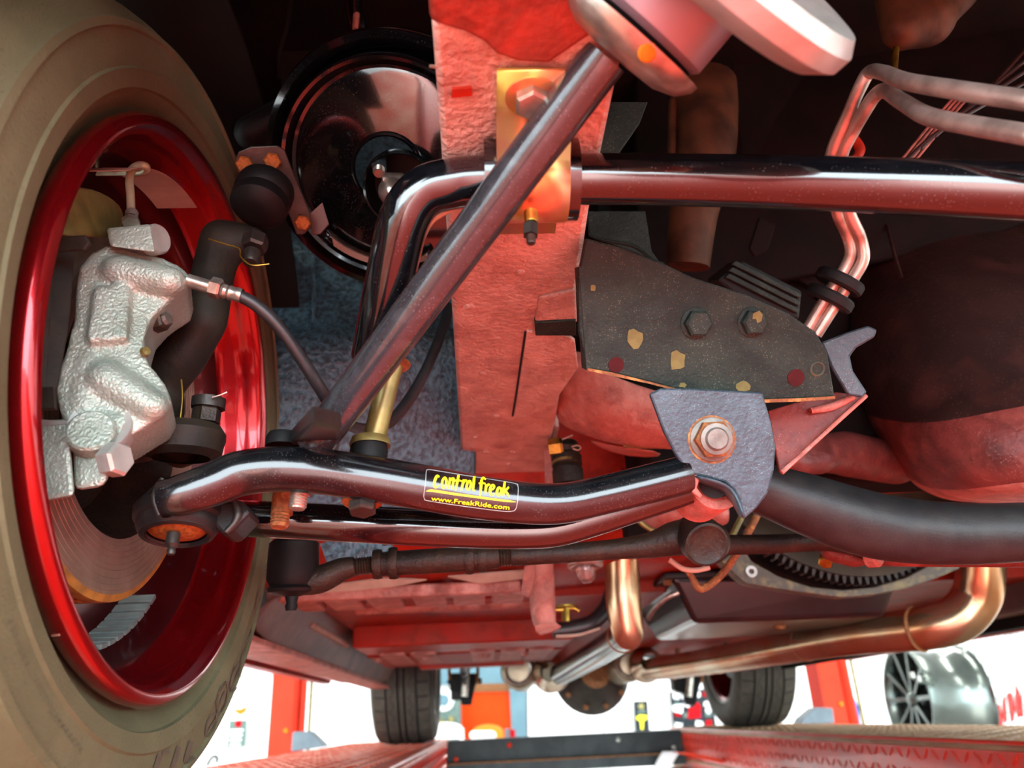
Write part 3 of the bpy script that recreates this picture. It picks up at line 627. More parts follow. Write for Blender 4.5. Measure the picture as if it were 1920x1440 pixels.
# sill
t = thing('rocker_sill', 'brown undersealed sill rail running back beside the left runway', 'sill', (-.33, 2, .13))
zs = .128
sheet('sill_side', [[V(-.355, 1.16, zs), V(-.352, 1.8, zs), V(-.35, 3.0, zs)], [V(-.33, 1.16, .165), V(-.33, 1.8, .17), V(-.33, 3.0, .17)], [V(-.30, 1.16, .205), V(-.30, 1.8, .21), V(-.30, 3.0, .21)]], 'rocker', t, .006, 2)
MB().box((-.42, 1.16, zs-.004), (-.345, 3.0, zs+.006)).build('pinch_flange', 'oxide', t, bevel=.002)
MB().box((-.52, 1.14, zs), (-.35, 1.165, .3)).build('end_cap', 'rocker', t, bevel=.003)
MB().box((-.52, 1.16, zs+.02), (-.42, 3.0, .3)).build('sill_outer', 'redbright', t, bevel=.003)
tube('sill_highlight', [P(585, 1172, 1.5), P(650, 1208, 1.9)], [.006, .008], 'tape', t, 10)  # pale strip stands in for a highlight along the sill
# far sill on the driver side
t = thing('far_sill', 'dark sill rail along the far side above the wire grid', 'sill', (1.1, 2, .15))
MB().box((1.06, 1.16, .15), (1.29, 3.0, .27)).build('sill_box', 'rocker', t, bevel=.01)
MB().box((1.10, 1.16, .128), (1.13, 3.0, .15)).build('pinch_flange', 'liner', t, bevel=.002)

# rear wheels
def rear_wheel(x0, x1, label):
    xc = (x0+x1)/2; hw = (x1-x0)/2; c = V(xc, 3.345, ZR+.318)
    t = thing('road_wheel', label, 'wheel', (xc, 3.345, ZR))
    R0 = .318
    prof = [(.215, -hw*.86), (.235, -hw*1.0), (.27, -hw*1.04), (.295, -hw*.99), (.308, -hw*.9)]
    v, f = lathegeo(prof+[(r, -h) for r, h in reversed(prof)], c, (1, 0, 0), 64)
    obj('carcass', v, f, 'tyre2', t, smooth=40)
    lathe('groove_band', [(.3082, -hw*.85), (.3092, -hw*.8), (.3092, hw*.8), (.3082, hw*.85)], c, (1, 0, 0), 'groove', t, 72)
    # tread: four ribs with grooves between, shoulder blocks
    edges_ = [-.9, -.52, -.46, -.13, -.07, .07, .13, .46, .52, .9]
    for k in range(0, 10, 2):
        a, b = edges_[k]*hw, edges_[k+1]*hw; sh = k in (0, 8); d = .308
        if not sh:
            v, f = lathegeo([(d-.006, a), (R0, a+.001), (R0+.0005, (a+b)/2), (R0, b-.001), (d-.006, b)], c, (1, 0, 0), 72); obj('tread_rib', v, f, 'tyre2', t, smooth=25)
        else:
            mb = MB(); nb = 36
            for i in range(nb):
                a0 = 2*math.pi*i/nb; a1 = 2*math.pi*(i+.88)/nb
                e0, e1 = (R0-.010, R0) if k == 0 else (R0, R0-.010)
                v, f = lathegeo([(d-.012, a), (e0, a), (e1, b), (d-.012, b)], c, (1, 0, 0), 3, a0, a1); nv = 4
                f += [(0, nv, 2*nv, 3*nv), (3, nv+3, 2*nv+3, 3*nv+3)]; mb.add(v, f)
            mb.build('shoulder_blocks', 'tyre2', t)
    # zigzag sipes
    for xs in (-.3, .3):
        mb = MB(); n = 72
        for i in range(n):
            a0 = 2*math.pi*i/n; a1 = 2*math.pi*(i+1)/n; u_, s_, ax = frame((1, 0, 0))
            z0_ = xs*hw+(.008 if i % 2 else -.008); z1_ = xs*hw+(-.008 if i % 2 else .008)
            p0 = c+ax*z0_+(u_*math.cos(a0)+s_*math.sin(a0))*(R0+.0012); p1 = c+ax*z1_+(u_*math.cos(a1)+s_*math.sin(a1))*(R0+.0012)
            mb.add([p0-ax*.0014, p0+ax*.0014, p1+ax*.0014, p1-ax*.0014], [(0, 1, 2, 3)])
        o = mb.build('sipe', 'groove', t)
    # rim: barrel, inner flange, face
    sgn = 1 if xc < XC else -1
    lathe('rim', [(.225, hw*.86), (.222, hw*.9), (.205, hw*.8), (.19, hw*.4), (.19, -hw*.7), (.02, -hw*.75), (.02, -hw*.8), (.2, -hw*.8), (.225, -hw*.86)], c, (sgn, 0, 0), 'rim', t, 48)
    lathe('flange_edge', [(.214, hw*.86), (.222, hw*.93), (.229, hw*.9), (.229, hw*.84)], c, (sgn, 0, 0), 'machined', t, 48)
    lathe('brake_drum', [(1e-5, hw*.5), (.13, hw*.5), (.135, hw*.4), (.135, -hw*.6)], c, (sgn, 0, 0), 'satin', t, 32)
    return t
rear_wheel(-.425, -.195, 'left rear wheel with grooved tread standing on the runway')
rear_wheel(.955, 1.185, 'right rear wheel with red rim standing on the runway')
o = polypx('pebble', [(878-0, 1), (1, 1), (2, 2)], V(0, 1, 0), (0, 1, 0), .001, 'tape') if 0 else None
# axle, differential, leaf spring
t = thing('rear_axle', 'dark rear axle with bulbous differential housing', 'axle', (XC, 3.345, .2))
cyl('axle_tube', (-.17, 3.345, .25), (.94, 3.345, .25), .04, 'satin', t)
cd = P(1112, 1262, 3.25)
lathe('differential_housing', [(1e-5, -.16), (.05, -.155), (.09, -.12), (.13, -.06), (.155, 0), (.13, .06), (.06, .16)], V(cd.x, 3.32, cd.z), (0, 1, 0), 'grease', t, 32)
lathe('pinion_flange', [(1e-5, -.22), (.04, -.22), (.045, -.17), (.06, -.15)], V(cd.x, 3.32, cd.z), (0, 1, 0), 'rust', t, 20)
for k in range(10):
    a = 2*math.pi*k/10; hexhead('housing_bolt', V(cd.x+.13*math.cos(a), 3.25, cd.z+.13*math.sin(a)), (0, -1, 0), .011, .012, 'rust', t)
for sx, uu in ((0, 872), (1, 1293)):
    t = thing('leaf_spring', ['black leaf spring pack with clamp plate inside the left rear tyre', 'black leaf spring pack with clamp plate inside the right rear tyre'][sx], 'leaf spring', P(uu, 1270, 3.0))
    xl = P(uu, 1262, 3.0).x
    for k in range(4):
        z = .19-.012*k; tube('leaf', [V(xl, 2.5+.12*k, z-.01), V(xl, 3.2, z-.03), V(xl, 4.1-.12*k, z+.02)], .012, 'satin', t, 8)
    MB().box((xl-.07, 3.1, .135), (xl+.06, 3.25, .15)).build('clamp_plate', 'rubber', t, bevel=.004)
    poly('shock_bracket', [P(uu-30, 1262, 3.02), P(uu+28, 1262, 3.02), P(uu+18, 1290, 3.02), P(uu+12, 1322, 3.02), P(uu-6, 1322, 3.02), P(uu-12, 1300, 3.02), P(uu-28, 1294, 3.02)], .02, 'rubber', t, nrm=(0, 1, 0), bevel=.003)
    tube('u_bolt', [P(uu-30, 1250, 3.0), P(uu-29, 1275, 3.0)], .006, 'rust', t, 8)
    tube('u_bolt', [P(uu+24, 1250, 3.0), P(uu+23, 1280, 3.0)], .006, 'rust', t, 8)
    tube('shock_body', [P(uu+4, 1242, 2.98), P(uu-2, 1306, 2.98)], .013, 'steel', t, 14)
    tube('parking_cable', [P(uu-52, 1252, 2.9), P(uu-10, 1248, 2.9), P(uu+32, 1241, 2.9)], .006, 'steel', t, 8)
    MB().box((xl-.055, 3.05, .075), (xl-.02, 3.1, .12)).build('bump_pad', 'grease', t, bevel=.004)

# exhaust
t = thing('exhaust_pipe', 'heat-tinted stainless pipe dropping from the engine and turning back to the left muffler', 'exhaust pipe', P(1170, 1190, 1.3))
tpx('down_pipe', [(1138, 835, 1.18, 22), (1150, 880, 1.2, 27), (1163, 960, 1.24, 31), (1166, 1060, 1.27, 32.5), (1169, 1130, 1.28, 33), (1177, 1185, 1.29, 30), (1180, 1203, 1.30, 22)], 'stainless', t, 28)
tpx('rear_pipe', [(1176, 1186, 1.36, 27), (1140, 1212, 1.72, 25.5), (1080, 1248, 2.2, 21.5), (1050, 1264, 2.5, 19)], 'chrome', t, 24)
lathe('weld_bead', [(.027, -.003), (.0295, 0), (.027, .003)], P(1168, 1192, 1.42), P(1140, 1212, 1.72)-P(1176, 1186, 1.36), 'rust', t, 24)
t = thing('exhaust_pipe', 'heat-tinted stainless pipe bending across from the right side to the right muffler', 'exhaust pipe', P(1830, 1180, 1.4))
tpx('swept_pipe', [(1838, 1010, 1.36, 42), (1838, 1075, 1.38, 42), (1830, 1120, 1.4, 42), (1795, 1160, 1.42, 41), (1740, 1176, 1.45, 40), (1680, 1184, 1.5, 37), (1600, 1193, 1.58, 33), (1500, 1210, 1.72, 29), (1400, 1228, 1.95, 26), (1300, 1244, 2.3, 23), (1240, 1252, 2.58, 21), (1208, 1256, 2.78, 19)], 'stainless', t, 28)
for (u, v, y, r, u2, v2, y2) in ((1722, 1179, 1.462, 39.5, 1660, 1187, 1.52), (1510, 1208, 1.705, 29.5, 1430, 1222, 1.88), (1345, 1237, 2.13, 24, 1290, 1246, 2.35)):
    o_ = P(u, v, y); r_ = m_of(r, u, v, y); lathe('weld_bead', [(r_*.98, -.004), (r_*1.06, 0), (r_*.98, .004)], o_, P(u2, v2, y2)-o_, 'rust', t, 24)
def muffler(label, u, v, y, rpx, du, end):
    t = thing('muffler', label, 'muffler', P(u, v, y)); c = P(u, v, y); r = m_of(rpx, u, v, y)
    lathe('can', [(r*.55, -.02), (r*.9, -.012), (r, .01), (r*1.02, .04), (r*1.02, .5), (r*.9, .52), (r*.5, .53)], c, (.06, 1, .02), 'mufflerm', t, 36)
    lathe('end_ring', [(r*.6, -.026), (r*.72, -.03), (r*.78, -.02), (r*.78, -.008)], c, (.06, 1, .02), 'steel', t, 36)
    lathe('end_cap', [(1e-5, -.022), (r*.58, -.02), (r*.62, -.01)], c, (.06, 1, .02), 'mufflerm', t, 28)
    if end:
        e = P(u+du, v+2, y-.05); lathe('inlet_bell', [(r*.5, -.16), (r*.72, -.1), (r*.98, -.05), (r, 0), (r*.98, .03)], e, (.1, 1, .0), 'stainless', t, 32)
    return t
muffler('brushed silver muffler can with a round end plate beside the left leaf spring', 972, 1257, 2.70, 34, 0, False)
t = muffler('silver muffler with a flared inlet behind the chrome rear pipe', 1036, 1262, 2.75, 33, -4, True)
muffler('tan muffler with a flared inlet on the right exhaust pipe', 1180, 1246, 2.85, 31, 30, True)
MB().box((P(960, 1250, 2.72).x, 2.8, .118), (P(1050, 1250, 2.72).x, 3.2, .21)).build('side_fill', 'mufflerm', t, bevel=.02)
for u in (1015, 1270):
    tpx('exhaust_hanger', [(u, 1218, 2.6, 5), (u+3, 1236, 2.62, 5), (u+8, 1250, 2.64, 5)], 'rust', label='rusty exhaust hanger strap over the %s muffler' % ('left' if u < 1100 else 'right'), cat='hanger')

# transmission pan, bell housing, flywheel
t = thing('transmission_pan', 'glossy black transmission pan with bright lower edge', 'transmission pan', (.55, 1.55, .14))
q = lambda u, v, y: P(u, v, y)
zb = .142
MB().hexa([V(.372, 1.40, zb), V(.716, 1.40, zb-.002), V(.716, 1.72, zb), V(.372, 1.72, zb),
           V(.335, 1.37, zb+.075), V(.745, 1.37, zb+.062), V(.745, 1.74, zb+.07), V(.335, 1.74, zb+.075)]).build('pan_body', 'pan', t, bevel=.008)
MB().box((.318, 1.355, zb+.072), (.76, 1.76, zb+.082)).build('pan_flange', 'satin', t, bevel=.003)
for k in range(5):
    hexhead('pan_bolt', V(.328, 1.38+k*.08, zb+.072), (0, 0, -1), .008, .008, 'rust', t)
MB().box((.34, 1.36, zb+.082), (.74, 2.1, .45)).build('gear_case', 'engine', t, bevel=.03)
tube('fill_tube', [P(1215, 1160, 1.45), P(1228, 1140, 1.42), P(1248, 1122, 1.4), P(1275, 1110, 1.39)], .005, 'steel', t, 10)
lathe('drain_plug', [(1e-5, -.008), (.009, -.007), (.012, 0)], V(.56, 1.5, zb-.001), (0, 0, 1), 'rust', t, 12)
t = thing('bell_housing', 'mottled bell housing plate around the toothed flywheel', 'bell housing', P(1570, 1100, 1.15))
cf = P(1572, 806, 1.13); yf = 1.13
outer = [(1352, 1052), (1372, 1070), (1398, 1094), (1450, 1103), (1520, 1113), (1580, 1121), (1640, 1116), (1700, 1104), (1752, 1086), (1800, 1066), (1810, 1040)]
inner = [(1790, 1010), (1748, 1056), (1700, 1082), (1640, 1100), (1580, 1106), (1520, 1100), (1460, 1080), (1410, 1052), (1390, 1020)]
polypx('housing_plate', outer+inner, P(1570, 1110, 1.12), (0, 1, .05), .03, 'belliron', t, bevel=.002)
lathe('plate_hole', [(.004, 0), (.0085, 0), (.0085, .003), (.004, .003)], P(1408, 1072, 1.118), (0, -1, 0), 'machined', t, 16)
lathe('backing', [(1e-5, 0), (.24, 0), (.24, .02), (1e-5, .02)], V(cf.x, yf+.05, cf.z), (0, 1, 0), 'engine', t, 48)
t = thing('flywheel', 'dark toothed flywheel inside the bell housing', 'flywheel', V(cf.x, yf, cf.z))
rf = m_of(297, 1572, 1000, 1.14)
lathe('disc', [(1e-5, 0), (.1, 0), (.11, .006), (rf*.80, .006), (rf*.84, 0), (rf*.955, 0), (rf*.955, .03)], V(cf.x, yf, cf.z), (0, 1, 0), 'flywheel', t, 72)
for k in range(130):
    a = 2*math.pi*k/130
    if math.sin(a) > -.55: continue
    d = V(math.cos(a), 0, math.sin(a)); p = V(-math.sin(a), 0, math.cos(a)); b0 = V(cf.x, yf+.004, cf.z)+d*rf*.95; e = b0+d*rf*.05; hw = .0032
    MB().hexa([b0-p*hw, b0+p*hw, e+p*hw*.5, e-p*hw*.5, b0-p*hw+V(0, .02, 0), b0+p*hw+V(0, .02, 0), e+p*hw*.5+V(0, .02, 0), e-p*hw*.5+V(0, .02, 0)]).build('tooth', 'darksteel', t)

# ================================================================== front wheel
WC = V(-.2505, .6045, .2517); AX = V(1, 0, 0)
front_wheel = thing('front_wheel', 'front wheel with dusty tyre and candy red rim seen from inside', 'wheel', (WC.x-.11, WC.y, ZR))
tp = [(.222, -.012), (.2335, -.006), (.240, .000), (.2415, .002), (.248, .007), (.249, .010), (.262, .0125), (.2635, .0105), (.275, .0105), (.288, .0085), (.2895, .011), (.2945, .0095), (.296, .006), (.306, -.002), (.314, -.012), (.3195, -.03)]
prof = tp+[(r, -.225-h) for r, h in reversed(tp)]
v, f = lathegeo(prof, WC, AX, 128); tire = obj('tire', v, f, 'tyre', front_wheel, smooth=30)
# worn tread ribs outside
for x in (-.06, -.09, -.135, -.165):
    lathe('tread_groove', [(.3196, x), (.3200, x+.004), (.3196, x+.008)], WC, AX, 'groove', tire, 96)
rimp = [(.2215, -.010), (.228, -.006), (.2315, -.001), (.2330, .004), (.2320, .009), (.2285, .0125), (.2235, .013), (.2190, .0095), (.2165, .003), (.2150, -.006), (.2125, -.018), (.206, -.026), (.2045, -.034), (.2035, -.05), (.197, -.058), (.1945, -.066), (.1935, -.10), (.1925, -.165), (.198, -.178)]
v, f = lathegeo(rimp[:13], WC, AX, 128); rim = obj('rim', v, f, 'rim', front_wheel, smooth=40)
v, f = lathegeo(rimp[12:], WC, AX, 128); barrel = obj('rim_barrel', v, f, 'rimshade', front_wheel, smooth=40)
lathe('rim_center', [(.03, -.165), (.065, -.160), (.075, -.152), (.08, -.165), (.08, -.18)], WC, AX, 'rim', front_wheel, 48)
u_, s_, a_ = frame(AX)
for k in range(5):
    a = 2*math.pi*k/5+.45; d = u_*math.cos(a)+s_*math.sin(a); p = -u_*math.sin(a)+s_*math.cos(a)
    q0 = WC+d*.07-AX*.182; q1 = WC+d*.196-AX*.19
    MB().hexa([q0-p*.03, q0+p*.03, q1+p*.05, q1-p*.05, q0-p*.03+AX*.02, q0+p*.03+AX*.02, q1+p*.05+AX*.024, q1-p*.05+AX*.024]).build('spoke', 'rim', rim, bevel=.004)
lathe('rim_face_ring', [(.160, -.19), (.165, -.172), (.1935, -.166), (.1935, -.19)], WC, AX, 'rim', front_wheel, 96)
# stick-on weights low inside the barrel, tape patch up top
def on_barrel(u, v, rad):
    d = R(u, v); a = d.y**2+d.z**2; b = -2*(d.y*WC.y+d.z*WC.z); c = WC.y**2+WC.z**2-rad**2
    k = (-b+math.sqrt(max(b*b-4*a*c, 0)))/(2*a); q = d*k; return q.x-WC.x, math.atan2(q.z-WC.z, q.y-WC.y)
def barrel_patch(name, x0, x1, a0, a1, rad, th, m, parent, n=6):
    v = []
    for r_ in (rad, rad-th):
        for i in range(n+1):
            a = a0+(a1-a0)*i/n
            for x in (x0, x1): v.append(V(WC.x+x, WC.y+r_*math.cos(a), WC.z+r_*math.sin(a)))
    f = []; N = 2*(n+1)
    for i in range(n):
        f += [(2*i, 2*i+1, 2*i+3, 2*i+2), (N+2*i, N+2*i+2, N+2*i+3, N+2*i+1), (2*i, 2*i+2, N+2*i+2, N+2*i), (2*i+1, N+2*i+1, N+2*i+3, 2*i+3)]
    f += [(0, N, N+1, 1), (N-2, N-1, 2*N-1, 2*N-2)]
    return obj(name, v, f, m, parent, bevel=.0005)
x0, a0 = on_barrel(255, 1138, .193); x1, a1 = on_barrel(170, 1215, .193)
xm = (x0+x1)/2; da = (a1-a0)/6
sg = 1 if da > 0 else -1
for k in range(8): barrel_patch('wheel_weight', xm-.016, xm+.014, a0+da*(k-1)+sg*.008, a0+da*k-sg*.008, .1925, .004, 'weight', rim, 3)
xa, ta = on_barrel(200, 288, .1945); xb, tb = on_barrel(335, 375, .1945)
barrel_patch('tape_patch', (xa+xb)/2-.018, (xa+xb)/2+.018, min(ta, tb)-.05, max(ta, tb)+.12, .1925, .0006, 'tape', rim, 16)
tt = bvh(tire)
L = lambda s: [strokes_on('sidewall_lettering', tt, [q_], 'letter', tire, .0009, 4) for q_ in s]
L([([(298, 1414), (290, 1440)], 9), ([(303, 1413), (315, 1410)], 8), ([(334, 1400), (322, 1438)], 9), ([(357, 1390), (347, 1428), (363, 1420)], [9, 9, 8])])
L([([(403, 1336), (392, 1346), (385, 1366), (387, 1382), (397, 1372), (404, 1352), (403, 1336)], 4), ([(402, 1350), (390, 1368)], 4)])
L([([(423, 1278), (410, 1296), (405, 1320), (409, 1340), (421, 1322), (426, 1298), (423, 1278)], 4), ([(420, 1296), (412, 1318)], 4)])
L([([(448, 1245), (438, 1258), (431, 1284), (436, 1296), (446, 1276), (449, 1258), (448, 1245)], 4), ([(446, 1258), (440, 1276)], 4)])
L([([(461, 1216), (454, 1228), (450, 1244)], 4), ([(472, 1180), (466, 1196), (460, 1205)], 4), ([(485, 1110), (481, 1128), (478, 1142)], 4), ([(463, 1062), (458, 1086)], 5), ([(497, 1060), (495, 1080)], 4)])
# tiny worn text ring: illegible raised dashes
dash = []
for (u0, v0, u1, v1, n) in ((18, 1165, 48, 1245, 7), (95, 1335, 150, 1405, 9), (66, 1275, 92, 1320, 5)):
    for k in range(n):
        tt_ = k/(n-1); u = u0+(u1-u0)*tt_; v_ = v0+(v1-v0)*tt_; dash.append(([(u-4, v_+3), (u+4, v_-3)], 3))
strokes_on('sidewall_small_print', tt, dash, 'letter', tire, .0009, 4, kind='stuff')
polyline = [(98, 1190), (106, 1189), (113, 1188)]
strokes_on('chip', bvh(rim), [(polyline, 4)], 'tape', rim, .0008)

# ================================================================== rotor, caliper
t = thing('brake_rotor', 'scored brake rotor with rusty gold edge inside the red rim', 'brake rotor', V(-.29, WC.y, WC.z))
RX = -.0395
lathe('inner_face', [(.107, RX), (.1085, RX+.0004), (.1495, RX+.0004), (.150, RX)], WC, AX, 'rotor', t, 128)
for k, r in enumerate((.112, .117, .1215, .127, .131, .137, .142, .1465)):
    lathe('score_ring', [(r, RX+.0004), (r+.0004, RX+.0007), (r+.0008, RX+.0004)], WC, AX, 'rotor', t, 128)
lathe('inner_edge', [(.150, RX), (.1555, RX-.0015), (.156, RX-.003), (.156, RX-.010), (.13, RX-.008)], WC, AX, 'rotoredge', t, 128)
lathe('outer_disc', [(.13, RX-.016), (.156, RX-.016), (.156, RX-.024), (.1, RX-.025)], WC, AX, 'rotoredge', t, 128)
lathe('hat', [(.107, RX), (.105, RX-.002), (.10, RX-.02), (.085, RX-.045), (1e-5, RX-.05)], WC, AX, 'grease', t, 64)
for k in range(40):
    a = 2*math.pi*k/40; d = V(0, math.cos(a), math.sin(a)); p = V(0, -math.sin(a), math.cos(a)); b0 = WC+AX*(RX-.016)+d*.135; e = WC+AX*(RX-.016)+d*.155
    MB().hexa([b0-p*.0015, b0+p*.0015, e+p*.0015, e-p*.0015]+[q+AX*.0085 for q in (b0-p*.0015, b0+p*.0015, e+p*.0015, e-p*.0015)]).build('vane', 'rotoredge', t)
t = thing('splash_shield', 'olive dust shield above the caliper inside the rim', 'dust shield', V(-.3, .5, .42))
sheet('shield', [[PX(u, v, -.272+(.56-y)*.12) for u, v, y in r] for r in ([(100, 350, .56), (170, 345, .56), (235, 385, .56)], [(85, 400, .52), (160, 395, .52), (235, 425, .52)], [(75, 440, .49), (150, 445, .49), (215, 450, .50)])], 'olive', t, .003, 2)
for k, q in enumerate(([(68, 445), (160, 440), (168, 455), (158, 468), (62, 474)],)):
    polypx('pad_tab', q, PX(110, 455, -.262), (0, 1, .3), .004, 'knuckle', t, bevel=.001)
for k in range(2):
    pt = thing('brake_pad', ['dark brake pad left of the caliper casting, nearer the wheel', 'dark brake pad edge tucked against the caliper casting'][k], 'brake pad', P(80, 620, .5+.02*k))
    polypx('backing_plate', [(66+k*30, 470), (100+k*40, 468), (95+k*36, 600), (88+k*22, 720), (55+k*35, 765), (45+k*35, 760), (50+k*30, 620)], PX(80, 620, -.268-.006*k), (-.6, 1, 0), .006, 'knuckle', pt, bevel=.001)
    polypx('friction_block', [(72+k*30, 480), (96+k*40, 478), (90+k*36, 600), (82+k*22, 712), (60+k*33, 740), (57+k*30, 620)], PX(80, 620, -.272-.006*k), (-.6, 1, 0), .008, 'grease', pt, bevel=.001)
polypx('pad_spring', [(50, 728), (100, 725), (102, 765), (55, 768)], PX(75, 745, -.262), (0, 1, 0), .003, 'knuckle', pt)

cal = thing('brake_caliper', 'rough cast aluminium brake caliper over the rotor', 'brake caliper', P(200, 930, .47))
yc = .47
cn = V(-.28, 1, -.05).normalized(); co = P(210, 640, .462)
outl = [(168, 474), (205, 456), (255, 470), (300, 480), (340, 498), (358, 520), (350, 545), (312, 568), (282, 598), (270, 636), (276, 678), (308, 716), (323, 752), (308, 778), (270, 800), (235, 820), (205, 832), (152, 836), (135, 808), (112, 772), (104, 732), (110, 690), (126, 650), (138, 600), (142, 540), (148, 500)]
pad = [(176, 535), (240, 530), (246, 548), (238, 636), (166, 640), (162, 626)]
caps = [bpx(225, 512, yc-.004, 34, 318, 528, yc-.002, 30), bpx(200, 715, yc-.004, 40, 285, 762, yc-.002, 30), bpx(165, 690, yc-.002, 36, 160, 770, yc-.002, 40), bpx(150, 790, yc-.002, 30, 225, 800, yc, 30)]
prisms = [([PL(u, v, co, cn) for u, v in outl], cn, .045), ([PL(u, v, co-cn*.0055, cn) for u, v in pad], cn, .02)]
body = blob('casting', caps, 'cast', cal, vox=.0020, it=5, prisms=prisms)
lathe('piston_boss', [(1e-5, .002), (.0125, .002), (.014, .0005), (.014, -.01)], P(170, 808, .452), (.25, -1, .15), 'cast', cal, 32)
lathe('piston_boss_rim', [(.013, -.001), (.0180, .0), (.019, -.002), (.019, -.012)], P(186, 796, .458), (.25, -1, .15), 'machined', cal, 32)
# mounting lug and square bracket block below
MB().hexa([P(50, 945, .455), P(140, 930, .455), P(140, 930, .52), P(50, 945, .52), P(48, 790, .455), P(128, 786, .455), P(128, 786, .52), P(48, 790, .52)]).build('bracket_block', 'cast', cal, bevel=.003)
polypx('bracket_chamfer', [(50, 790), (60, 786), (125, 789), (126, 795), (55, 800)], P(90, 792, .4545), (0, 1, 0), .004, 'machined', cal)
MB().hexa([P(140, 920, .46), P(196, 912, .46), P(196, 912, .51), P(140, 920, .51), P(138, 838, .46), P(228, 832, .46), P(228, 832, .51), P(138, 838, .51)]).build('mount_lug', 'cast', cal, bevel=.004)
bolt(cal, 200, 864, .458, 33, 'machined', ax=(.93, -.36, -.02), h=1.0, wash=False)
# upper bridge with bolt and hard line fitting
MB().hexa([P(206, 462, .452), P(292, 474, .452), P(292, 474, .50), P(206, 462, .50), P(200, 428, .452), P(282, 420, .452), P(282, 420, .50), P(200, 428, .50)]).build('bridge_block', 'cast', cal, bevel=.002)
lathe('bridge_bolt', [(1e-5, .004), (.0095, .004), (.0108, .002), (.0108, -.006)], P(293, 449, .463), (.95, -.35, -.02), 'machined', cal, 28)
lathe('bleeder_cap', [(1e-5, .02), (.004, .02), (.006, .014), (.006, 0)], P(274, 612, .488), (.92, -.38, .1), 'boltgrey', cal, 8)
hexhead('bleeder_nut', P(290, 606, .485), (.92, -.38, .1), .0075, .010, 'grease', cal)
lathe('pin_cap', [(1e-5, .003), (.0028, .0025), (.0035, 0)], P(271, 660, .465), (.8, -.6, 0), 'olive', cal, 14)
bl = thing('brake_hard_line', 'olive bent steel brake line on top of the caliper', 'brake line', P(248, 405, .48))
tpx('line', [(246, 408, .475, 7.5), (245, 370, .478, 7.5), (243, 338, .48, 7.5), (248, 318, .482, 7.5), (262, 310, .486, 7.5), (274, 313, .49, 7.5), (268, 322, .497, 7.5), (230, 322, .51, 7.5), (180, 322, .53, 7.5), (145, 324, .55, 7.5)], 'hardline', bl, 14)
hexhead('flare_nut', P(246, 420, .472), P(246, 400, .475)-P(246, 420, .472), .0062, .0055, 'steel', bl)
lathe('nut_collar', [(1e-5, 0), (.0045, 0), (.0045, .004), (.003, .006)], P(246, 406, .4735), (0, 0, 1), 'steel', bl, 14)
tpx('upper_line', [(170, 300, .60, 6), (220, 290, .61, 6), (262, 292, .62, 6)], 'hardline', bl, 12)

# hose
hz = thing('brake_hose', 'black rubber brake hose looping from the caliper to the frame rail', 'brake hose', P(700, 800, .55))
p0 = P(352, 526, .475); p1 = P(402, 541, .478); p2 = P(448, 553, .48)
cyl('banjo_shank', p0, p1, m_of(13, 380, 530, .478), 'steel', hz, 20)
hexhead('hex_fitting', P(396, 538, .478), p2-p1, m_of(20, 400, 540, .478), m_of(20, 400, 540, .478), 'steel', hz)
lathe('ferrule', [(.0045, 0), (.0052, .002), (.0045, .004), (.0054, .006), (.0047, .009), (.0054, .011), (.005, .0145)], P(416, 545, .478), p2-p1, 'steel', hz, 20)
tpx('hose', [(446, 553, .48, 12), (480, 572, .485, 12), (520, 610, .495, 12), (560, 665, .51, 12), (600, 728, .53, 12), (630, 775, .56, 12), (665, 801, .60, 11), (700, 803, .63, 11), (735, 788, .66, 11), (770, 745, .69, 11), (800, 690, .71, 10), (825, 630, .73, 10), (842, 575, .75, 10)], 'hose', hz, 16)

# ================================================================== steering knuckle
kn = thing('steering_knuckle', 'dark forged steering knuckle behind the caliper', 'knuckle', P(330, 800, .6))
yk = .56
blob('forging', [bpx(470, 455, yk, 34, 415, 450, yk, 40), bpx(415, 450, yk, 40, 398, 520, yk, 40), bpx(398, 520, yk, 40, 385, 600, yk, 42), bpx(385, 600, yk, 42, 340, 670, yk+.01, 46),
                 bpx(340, 670, yk+.01, 46, 300, 720, yk+.02, 44), bpx(300, 720, yk+.02, 40, 300, 800, yk+.02, 40), bpx(300, 800, yk+.02, 44, 340, 840, yk+.01, 40), bpx(280, 830, yk, 30, 400, 825, yk, 26)], 'knuckle', kn, vox=.004)
lathe('lower_boss', [(.012, .0), (.026, .0), (.03, -.006), (.028, -.02), (.02, -.024)], P(345, 800, yk-.02), (0, -.1, 1), 'knuckle', kn, 32)
hexhead('castle_nut', P(385, 792, yk-.01), (0.05, -.1, 1), .0105, .012, 'grease', kn)
lathe('nut_crown', [(.0, .0), (.0125, 0), (.0125, .008), (.006, .008)], P(390, 766, yk-.01), (0.05, -.1, 1), 'darksteel', kn, 12)
tpx('cotter_pin', [(398, 745, yk-.025, 1.6), (412, 741, yk-.025, 1.6), (426, 735, yk-.025, 1.6)], 'steel', kn, 8)
tpx('cotter_wire', [(340, 712, yk-.03, 1.6), (342, 745, yk-.03, 1.6), (338, 785, yk-.03, 1.6)], 'brass', kn, 8)
lathe('spindle_hub', [(1e-5, .03), (.03, .03), (.045, .01), (.05, -.04), (.06, -.06)], V(-.285, WC.y, WC.z), (1, 0, 0), 'grease', kn, 36)
MB().hexa([P(245, 850, .57), P(420, 850, .57), P(420, 850, .62), P(245, 850, .62), P(265, 800, .57), P(418, 808, .57), P(418, 808, .62), P(265, 800, .62)]).build('lower_arm_boss', 'knuckle', kn, bevel=.01)

